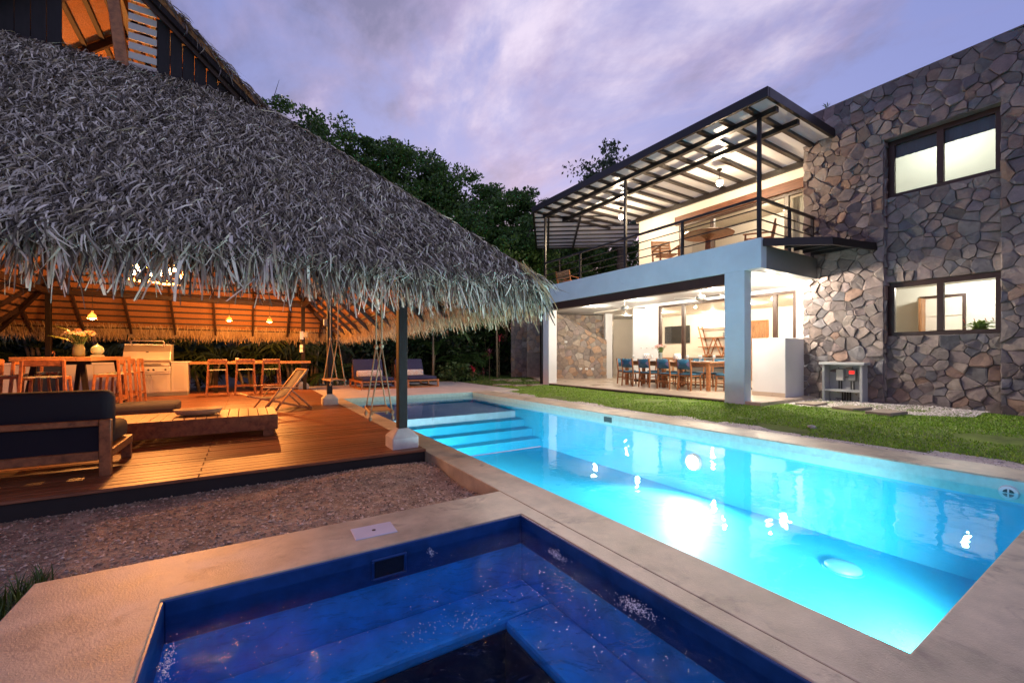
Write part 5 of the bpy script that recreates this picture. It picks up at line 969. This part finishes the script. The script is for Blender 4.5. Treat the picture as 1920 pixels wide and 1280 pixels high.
def fan(x, y, lab, a0):
    t = thing('ceiling_fan', lab, 'ceiling fan', (x, y, 2.55)); MB().lathe([(.07, .366), (.07, .33), (.02, .29)], n=14).build('canopy', STAIN, t, True); MB().tube([(0, 0, .10), (0, 0, .3)], .012, 8).build('rod', STAIN, t); MB().lathe([(.03, .10), (.10, .07), (.12, .02), (.11, -.03), (.07, -.06), (.02, -.075)], n=18).build('motor', STAIN, t, True)
    for k in range(3):
        a = a0 + k * 2.094; d = Vector((math.cos(a), math.sin(a), 0)); e = Vector((-d.y, d.x, 0)); m = MB().add([d * .10 + e * .03 + Vector((0, 0, .0)), d * .10 - e * .03, d * .62 - e * .07 + Vector((0, 0, .012)), d * .64 + e * .05 + Vector((0, 0, -.012))], [(0, 1, 2, 3)]); m.build('blade', mat('fan_blade', (.25, .24, .23), .4), t, solid=.008)
fan(9.85, 6.6, 'steel ceiling fan at the pillar end of the terrace', .4); fan(10.1, 9.4, 'steel ceiling fan at the stair end of the terrace', 1.2)
# living room
ls = thing('ladder_shelf', 'orange wooden zigzag shelf unit against the living room wall', 'shelf', (16.45, 10.3, .1))
for k, z in enumerate((.95, 1.32, 1.70, 2.08)): B((-.12, -.75, z), (.12, .75, z + .03)).build('shelf_board', TEAK, ls)
for (a, b, z0, z1) in ((.72, .36, 2.2, .9), (.36, .02, .9, 1.72), (.02, -.34, 1.72, .9), (-.34, -.7, .9, 2.2)):
    for x in (-.15, .13): MB().bar((x, a, z0), (x, b, z1), .03, .05, (1, 0, 0)).build('strut', TEAK, ls)
jr = thing('shelf_ornament', 'small grey ornament standing on the zigzag shelf', 'ornament', (16.42, 9.95, 1.831)); MB().lathe([(.03, 0), (.05, .05), (.03, .10), (.05, .16), (.01, .2)], n=10).build('body', GREYP, jr, True)
cr = thing('credenza', 'low wooden sideboard along the living room wall', 'sideboard', (16.3, 11.6, .1)); B((-.2, -2.6, .82), (.28, 2.4, .87)).build('top', TEAK, cr); B((-.16, -2.5, .1), (.26, 2.3, .819)).build('body', mat('credenza_front', (.45, .36, .28), .5), cr)
so_ = thing('living_sofa', 'grey living room sofa behind the glass doors', 'sofa', (14.3, 9.0, .1)); cushion('seat', (-.4, -1.0, .15), (.4, 1.0, .45), GREYP, so_, .05); cushion('back', (-.45, -1.0, .2), (-.25, 1.0, .9), mat('sofa_grey', (.20, .18, .17), .9), so_, .05)
tv = thing('television', 'black flat television on the living room wall', 'television', (16.58, 12.25, 1.62)); B((-.05, -.65, 0), (-.001, .65, .78)).build('body', BLK, tv, bevel=.006); B((-.052, -.62, .03), (-.0505, .62, .75)).build('screen', mat('screen_glass', (.015, .013, .012), .08), tv)
wdr = thing('wooden_door', 'closed wooden panel door in the living room', 'door', (16.59, 8.75, .1)); B((-.04, -.4, 0), (0, .4, 2.25)).build('leaf', MATS['door_wood'], wdr, bevel=.004); m = MB(); m.box((-.06, -.46, 0), (-.001, -.405, 2.31)).box((-.06, .405, 0), (-.001, .46, 2.31)).box((-.06, -.405, 2.255), (-.001, .405, 2.31)); m.build('frame', TEAK, wdr)
wp = thing('sill_plant', 'bright green red tipped plant on the kitchen window sill', 'plant', (XW + .5, 2.12, 1.45)); MB().lathe([(.08, 0), (.1, .12)], n=12).build('pot', CABW, wp); m = MB()
for k in range(26):
    a = random.uniform(0, 6.28); r = random.uniform(.1, .26); z = random.uniform(.16, .34); d = Vector((math.cos(a) * .5, math.sin(a) * 1.1, 0)); e = Vector((-math.sin(a), math.cos(a), .2)) * .05; m.add([Vector((0, 0, .1)), d * r * .6 + e + Vector((0, 0, z)), d * r * 1.1 + Vector((0, 0, z - .03)), d * r * .6 - e + Vector((0, 0, z))], [(0, 1, 2, 3)])
m.build('foliage', MATS['leaf_bright'], wp); m = MB(); [m.add([(random.uniform(-.03, .03), y, .25), (random.uniform(-.05, .05), y + .03, .36), (.01, y + .05, .37)], [(0, 1, 2)]) for y in (-.2, -.1, .05, .2)]; m.build('bract', mat('bract_red', (.6, .08, .05), .5), wp)
# balcony furniture
def deck_seat(label, loc, rz, sz=1.):
    t = thing('balcony_chair', label, 'chair', loc, rz); t.scale = (1, 1, sz)
    for s in (-1, 1):
        MB().bar((s * .26, .25, 0), (s * .26, .22, .62), .04, .04, (0, 1, 0)).build('leg', TEAK, t); MB().bar((s * .26, -.25, 0), (s * .26, -.42, .92), .04, .04, (0, 1, 0)).build('leg', TEAK, t); MB().bar((s * .26, .28, .63), (s * .26, -.36, .61), .06, .03).build('armrest', TEAK, t, bevel=.006)
    for k in range(6): B((-.24, -.26 + k * .085, .40), (.24, -.19 + k * .085, .42)).build('slat', TEAK, t)
    for k in range(5): MB().bar((-.24, -.33 - k * .022, .52 + k * .09), (.24, -.33 - k * .022, .52 + k * .09), .02, .07).build('slat', TEAKL, t)
bz_ = 3.471
deck_seat('slatted wooden chair at the round balcony table', (10.0, 7.75, bz_), R(150)); deck_seat('slatted wooden chair on the wall side of the balcony table', (10.9, 5.75, bz_), R(25)); deck_seat('low slatted wooden chair in the middle of the balcony', (11.0, 9.6, bz_), R(100), .62); deck_seat('low slatted wooden chair at the thatch end of the balcony', (9.75, 11.7, bz_), R(-70), .60)
rt_ = thing('balcony_table', 'round dark wooden table on the balcony', 'table', (10.1, 6.55, bz_)); MB().lathe([(.6, .70), (.62, .72), (.6, .74), (.01, .742)], n=32).build('top', TEAK, rt_); MB().lathe([(.25, 0), (.08, .05), (.06, .6), (.2, .699)], n=12).build('pedestal', TEAK, rt_)
# =================================================================== VEGETATION
FWD = Vector((math.sin(TH), math.cos(TH), 0)); RGT = Vector((math.cos(TH), -math.sin(TH), 0))
def leaf_cloud(centres, radii, per, size, pal, flat=.0, droop=0., jit=.3):
    """leaf-sized faces spread round twig ends"""
    C = np.repeat(np.array(centres), per, 0); Rr = np.repeat(np.array(radii), per)[:, None]; n = len(C)
    d = nrm(rng.normal(0, 1, (n, 3))); P = C + d * Rr * rng.uniform(.1, 1, (n, 1)) ** .6 * np.array([1, 1, .8 if flat == 0 else flat]) * np.repeat(rng.uniform(.6, 1.5, (len(centres), 3)), per, 0); P[:, 2] -= droop * rng.uniform(0, 1, n)
    a = nrm(rng.normal(0, 1, (n, 3)) + d * .6 + np.array([0, 0, -droop * 6])); b = nrm(np.cross(a, rng.normal(0, 1, (n, 3)))); s = rng.uniform(size[0], size[1], (n, 1))
    V = np.stack([P - a * s * .5, P + b * s * .30, P + a * s * .55, P - b * s * .30], 1).reshape(-1, 3); F = np.arange(4 * n).reshape(-1, 4)
    return V, F, tints(n, 4, pal, jit)
GD = [(.065, .14, .025), (.085, .18, .03), (.045, .10, .022), (.115, .21, .04), (.07, .15, .035)]
def tree(name, label, x, y, h, cr, z0, nc, per, size, pal=GD, lobes=6, group=None, droop=0., spread=1., full=0):
    t = thing(name, label, 'tree', (x, y, -.15), 0, group); tr = MB(); cs, rs = [], []
    top = Vector((random.uniform(-.4, .4), random.uniform(-.4, .4), h * .8)); tr.tube([(0, 0, 0), (top.x * .3, top.y * .2, h * .3), (top.x * .8, top.y * .7, h * .6), tuple(top)], [h * .026, h * .02, h * .013, .03], 8)
    for k in range(lobes):
        a = k * 6.283 / lobes + random.uniform(-.4, .4); s = Vector((0, 0, z0 + (h - z0) * random.uniform(.0, .45))); e = Vector((math.cos(a) * cr * random.uniform(.55, .95), math.sin(a) * cr * random.uniform(.55, .95), z0 + (h - z0) * random.uniform(.25, .85)))
        mid = (s + e) / 2 + Vector((0, 0, .35)); tr.tube([s, mid, e], [h * .012, h * .008, .02], 6)
        for q in range(max(1, nc // lobes)):
            u = random.uniform(.25, 1.1); p = s.lerp(e, u) + Vector([random.gauss(0, cr * .2) for _ in range(3)]) * spread; rh = math.hypot(p.x, p.y); p *= min(1, cr / max(rh, .01)); p.z = max(z0 * .8, min(h * .95 - .25 * min(rh, cr), p.z)); cs.append(tuple(p)); rs.append(cr * random.uniform(.15, .30)); 
            if random.random() < .4: tr.tube([s.lerp(e, min(1, u * .9)), p], [.03, .008], 4)
    for q in range(full):
        d_ = Vector([random.gauss(0, 1) for _ in range(3)]).normalized() * random.uniform(.45, .95); cs.append((d_.x * cr, d_.y * cr, (z0 + h) / 2 + d_.z * (h - z0) / 2)); rs.append(cr * random.uniform(.14, .26))
    for q in range(nc // 4): a = random.uniform(0, 6.28); r = cr * .6 * math.sqrt(random.random()); cs.append((math.cos(a) * r, math.sin(a) * r, h * random.uniform(.74, .93) - r * .3)); rs.append(cr * random.uniform(.11, .2))
    tr.build('trunk', BARK, t, True); V, F, T = leaf_cloud(cs, rs, per, size, pal, droop=droop, flat=.55); npmesh('crown', V, F, LEAF, t, T); return t
def at(px, dist): a = (px - 960) / 793.7; return FWD * dist + RGT * a * dist
def topz(py, dist): return 1.1 + (665 - py) / 793.7 * dist
TREES = [(545, 205, 21, 3.6, 'tall dark rain tree directly behind the thatch slope'), (650, 240, 22, 3.9, 'broad dark rain tree standing second along the back boundary'), (760, 275, 23, 4.0, 'broad dark rain tree standing third along the back boundary'), (860, 325, 23, 3.7, 'rounded dark rain tree standing fourth along the back boundary'), (945, 370, 23, 3.5, 'lower dark rain tree between the thatch tip and the balcony'), (1035, 415, 25, 3.2, 'dark rain tree seen through the balcony railing'), (1130, 430, 27, 3.4, 'dark rain tree behind the open end of the balcony')]
for i, (px, py, d, cr, lab) in enumerate(TREES): p = at(px, d); tree('rain_tree', lab, p.x, p.y, topz(py, d) + .9, cr, 1.2, 70, 230, (.11, .23), group='trees along the back boundary', lobes=8, full=130)
p = at(1160, 24); tree('slender_tree', 'thin airy tree with hanging leaves rising above the pergola roof', p.x, p.y, topz(238, 24), 2.9, 7.0, 90, 60, (.13, .28), [(.06, .10, .05), (.08, .13, .06), (.05, .08, .05)], 9, droop=.12, spread=1.0)
# back hedge: dense dark shrubs
def shrub(label, x, y, w_, h, n, size, pal, group):
    t = thing('shrub', label, 'shrub', (x, y, -.1), 0, group); m = MB(); cs, rs = [], []
    for k in range(n):
        a = random.uniform(0, 6.28); r = w_ * math.sqrt(random.random()); z = h * random.uniform(.08, 1) * (1 - .35 * (r / w_) ** 2); cs.append((math.cos(a) * r, math.sin(a) * r * .7, z)); rs.append(random.uniform(.22, .42)); m.tube([(math.cos(a) * r * .2, math.sin(a) * r * .2, 0), cs[-1]], [.02, .006], 4) if k % 2 else None
    m.build('stem', BARK, t); V, F, T = leaf_cloud(cs, rs, 70, size, pal); npmesh('foliage', V, F, LEAF, t, T)
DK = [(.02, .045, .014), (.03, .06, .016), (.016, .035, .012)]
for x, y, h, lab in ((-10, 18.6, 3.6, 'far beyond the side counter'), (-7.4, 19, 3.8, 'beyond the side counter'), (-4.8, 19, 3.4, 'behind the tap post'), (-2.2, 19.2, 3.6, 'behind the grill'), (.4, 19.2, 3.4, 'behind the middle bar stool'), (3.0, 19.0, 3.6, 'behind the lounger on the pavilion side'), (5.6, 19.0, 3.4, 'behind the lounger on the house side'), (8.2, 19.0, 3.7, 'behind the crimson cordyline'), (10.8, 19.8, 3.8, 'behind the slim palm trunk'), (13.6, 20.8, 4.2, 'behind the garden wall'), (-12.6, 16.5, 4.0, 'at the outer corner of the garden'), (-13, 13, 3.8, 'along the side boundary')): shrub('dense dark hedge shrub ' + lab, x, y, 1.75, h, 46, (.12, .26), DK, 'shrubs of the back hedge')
# distant wood closing the view
n = 26; ang = np.linspace(-1.5, 1.25, n); cs = []; rs = []
for a in ang:
    for k in range(9): d = random.uniform(31, 38); b = a + TH + random.uniform(-.05, .05); cs.append((math.sin(b) * d, math.cos(b) * d, random.uniform(-.5, 6.5))); rs.append(random.uniform(1.5, 2.4))
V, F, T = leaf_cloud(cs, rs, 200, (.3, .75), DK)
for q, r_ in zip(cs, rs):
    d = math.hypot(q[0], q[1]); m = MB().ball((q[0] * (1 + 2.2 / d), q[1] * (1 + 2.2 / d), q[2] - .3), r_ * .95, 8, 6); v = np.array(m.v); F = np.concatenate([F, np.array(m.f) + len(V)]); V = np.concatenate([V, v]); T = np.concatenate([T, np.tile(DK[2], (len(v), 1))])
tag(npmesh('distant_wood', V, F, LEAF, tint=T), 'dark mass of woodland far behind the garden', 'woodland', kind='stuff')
# ---- palms
def frond_mesh(Ln, seed, pal, nl=26, width=.028, arch=.55):
    r = np.random.default_rng(seed); t = np.linspace(.12, 1, nl); x = Ln * t * (1 - .15 * t); z = Ln * (.55 * t - arch * 1.25 * t ** 2.1)
    P = np.stack([x, 0 * x, z], 1); out = []
    tan = nrm(np.gradient(P, axis=0)); 
    for s in (-1, 1):
        ll = Ln * .42 * np.sin(np.pi * np.clip(t * .92 + .06, 0, 1)) ** .7 * r.uniform(.8, 1.1, nl)
        d = nrm(tan * .75 + np.array([[0, s * .9, .12]]) + r.normal(0, .08, (nl, 3))); lat = nrm(np.cross(d, np.array([[0, 0, 1.]]))); nor = nrm(np.cross(lat, d))
        V, F = ribbons(P, d, lat, nor, ll, np.full(nl, width * Ln), r.normal(0, .06, nl), .03, r.uniform(.2, .5, nl), r.normal(0, .3, nl), 0, 3, .92); out.append((V, F, tints(nl, 8, pal, .25)))
    m = MB().tube([tuple(p) for p in np.concatenate([[[0, 0, 0]], P[::3]])], .012 * Ln, 5); quads = [f for f in m.f if len(f) == 4]; V = np.array(m.v); out.append((V, np.array(quads), np.tile(np.array(pal[0]) * 1.3, (len(V), 1))))
    return merge(out)
FM = {}
def frond_data(kind, k):
    if (kind, k) not in FM:
        pal, nl, wd_, ar = {'areca': ([(.04, .07, .018), (.055, .085, .022), (.03, .055, .015)], 24, .022, .5), 'fan': ([(.08, .14, .04), (.10, .16, .05)], 20, .03, .4), 'dark': ([(.04, .09, .022), (.055, .11, .03)], 24, .03, .5)}[kind]
        V, F, T = frond_mesh(1., 100 + k, pal, nl, wd_, ar + .08 * (k % 3)); o = npmesh('frond', V, F, LEAF, None, T); FM[(kind, k)] = o.data; bpy.data.objects.remove(o)
    return FM[(kind, k)]
def palm(label, x, y, stems, nf, Ln, kind='areca', group=None, name='palm'):
    t = thing(name, label, 'palm', (x, y, -.1), 0, group)
    for (sx, sy, h) in stems:
        lean = (random.uniform(-.25, .25), random.uniform(-.25, .25)); MB().tube([(sx, sy, 0), (sx + lean[0] * .4, sy + lean[1] * .4, h * .5), (sx + lean[0], sy + lean[1], h)], [.055, .045, .035], 7).build('trunk', PALMT, t, True)
        for k in range(nf):
            o = bpy.data.objects.new('frond', frond_data(kind, k % 4)); COL.objects.link(o); o.parent = t; o.location = (sx + lean[0], sy + lean[1], h - .02); l = Ln * random.uniform(.75, 1.15); o.scale = (l, l, l); o.rotation_euler = (random.uniform(-.2, .2), -random.uniform(-.15, .75), k * 6.283 / nf + random.uniform(-.4, .4))
GR = 'areca palms behind the bar'
ARE = [(-6.6, 17.4, 'clumping areca palm past the open end of the side counter'), (-5.0, 17.7, 'clumping areca palm behind the rear pavilion post with the tap'), (-3.5, 17.5, 'clumping areca palm behind the flower vase'), (-2.1, 17.8, 'clumping areca palm behind the stainless grill'), (-.9, 17.5, 'clumping areca palm behind the bar stool next to the grill'), (.3, 17.8, 'clumping areca palm behind the middle bar stool'), (1.3, 17.4, 'clumping areca palm behind the free end of the bar'), (2.3, 17.7, 'clumping areca palm between the rear post and the first lounger')]
for x, y, lab in ARE: palm(lab, x, y, [(random.uniform(-.4, .4), random.uniform(-.2, .2), random.uniform(.4, 1.9)) for _ in range(4)], 6, 1.65, 'areca', GR)
palm('fan leaved palm hanging below the thatch tip beyond the loungers', 6.6, 16.6, [(0, 0, 2.2)], 11, 1.9, 'fan'); palm('low bushy palm among the shrubs past the loungers', 8.0, 17.2, [(0, 0, .5), (.4, .2, .9)], 9, 1.3, 'dark'); palm('slim ringed palm trunk rising beside the garden wall', 9.9, 17.0, [(0, 0, 4.6)], 11, 2.0, 'dark'); palm('low spiky palm at the edge of the pool terrace', 2.9, 17.0, [(0, 0, .35)], 9, 1.2, 'dark'); palm('leafy palm between the loungers and the lawn', 7.1, 18.0, [(0, 0, 1.2)], 9, 1.7, 'dark')
p = at(1052, 22); palm('distant palm with upright fronds poking above the pergola edge', p.x, p.y, [(0, 0, topz(352, 22) - 1.15)], 9, 1.5, 'dark')
p = at(505, 13.5); sp0 = thing('spear_palm', 'tall palm behind the thatch with one thin upright spear leaf', 'palm', (p.x + 1.0, p.y + 4, -.1)); q = at(509, 18); zt = topz(150, 18)
sp0.location = (q.x, q.y, -.1); MB().tube([(0, 0, 0), (.1, 0, zt * .5), (0, 0, zt - 2.2)], [.14, .11, .08], 8).build('trunk', PALMT, sp0, True); MB().tube([(0, 0, zt - 2.2), (.02, .0, zt - .9), (.28, -.18, zt + .1)], [.035, .022, .006], 5).build('spear', mat('spear_green', (.03, .05, .02), .6), sp0)
for k in range(9):
    o = bpy.data.objects.new('frond', frond_data('dark', k % 4)); COL.objects.link(o); o.parent = sp0; o.location = (0, 0, zt - 2.15); o.scale = (1.7,) * 3; o.rotation_euler = (0, -random.uniform(-.1, .5), k * .698)
# ---- red cordylines
def cordyline(label, x, y, h, nl, pal, group='red leaved plants by the garden wall'):
    t = thing('cordyline', label, 'plant', (x, y, -.05), random.uniform(0, 6), group); MB().tube([(0, 0, 0), (.03, .02, h * .6), (.0, .0, h)], [.018, .014, .01], 6).build('stem', BARK, t); pr = {}
    a = rng.uniform(0, 6.28, nl); el = rng.uniform(.1, 1.3, nl); d = np.stack([np.cos(a) * np.cos(el), np.sin(a) * np.cos(el), np.sin(el)], 1); lat = nrm(np.cross(d, np.array([[0, 0, 1.]]))); nor = nrm(np.cross(lat, d)); z = h - rng.uniform(0, .22, nl)
    for k in range(nl):
        V, F = ribbons(np.array([[0, 0, z[k]]]), d[k:k + 1], lat[k:k + 1], nor[k:k + 1], [random.uniform(.28, .45)], [.06], [0.], [.03], [.35], [0.], [0.], 4, .9); o = npmesh('leaf', V, F, LEAF, t, tints(1, 10, pal, .3))
RD = [(.62, .04, .10), (.52, .035, .08), (.70, .08, .12)]; RM = [(.22, .06, .08), (.28, .14, .13), (.16, .05, .06), (.36, .10, .10)]
cordyline('short bright crimson cordyline at the lawn edge', 8.15, 16.0, .55, 18, RD); cordyline('tall dark red cordyline beside the slim palm trunk', 9.1, 16.3, 1.25, 20, RM); cordyline('crimson cordyline growing high against the dark hedge', 10.2, 17.3, 2.0, 12, RD); cordyline('low maroon cordyline at the foot of the slim palm', 8.75, 16.2, .5, 14, RM)
shrub('low green planting at the lawn edge near the loungers', 7.6, 16.4, .7, .9, 16, (.08, .2), [(.05, .10, .03), (.07, .13, .04)], None)
pw = thing('parapet_weed', 'tiny green weed sprouting on top of the stone parapet', 'plant', (XW + .1, 4.55, 6.93)); m = MB()
for k in range(7): a = k * .9; m.add([(0, 0, .02), (math.cos(a) * .05, math.sin(a) * .05, .12), (math.cos(a) * .10, math.sin(a) * .10, .16), (math.cos(a + .5) * .05, math.sin(a + .5) * .05, .13)], [(0, 1, 2, 3)])
m.build('leaves', MATS['stem_green'], pw)
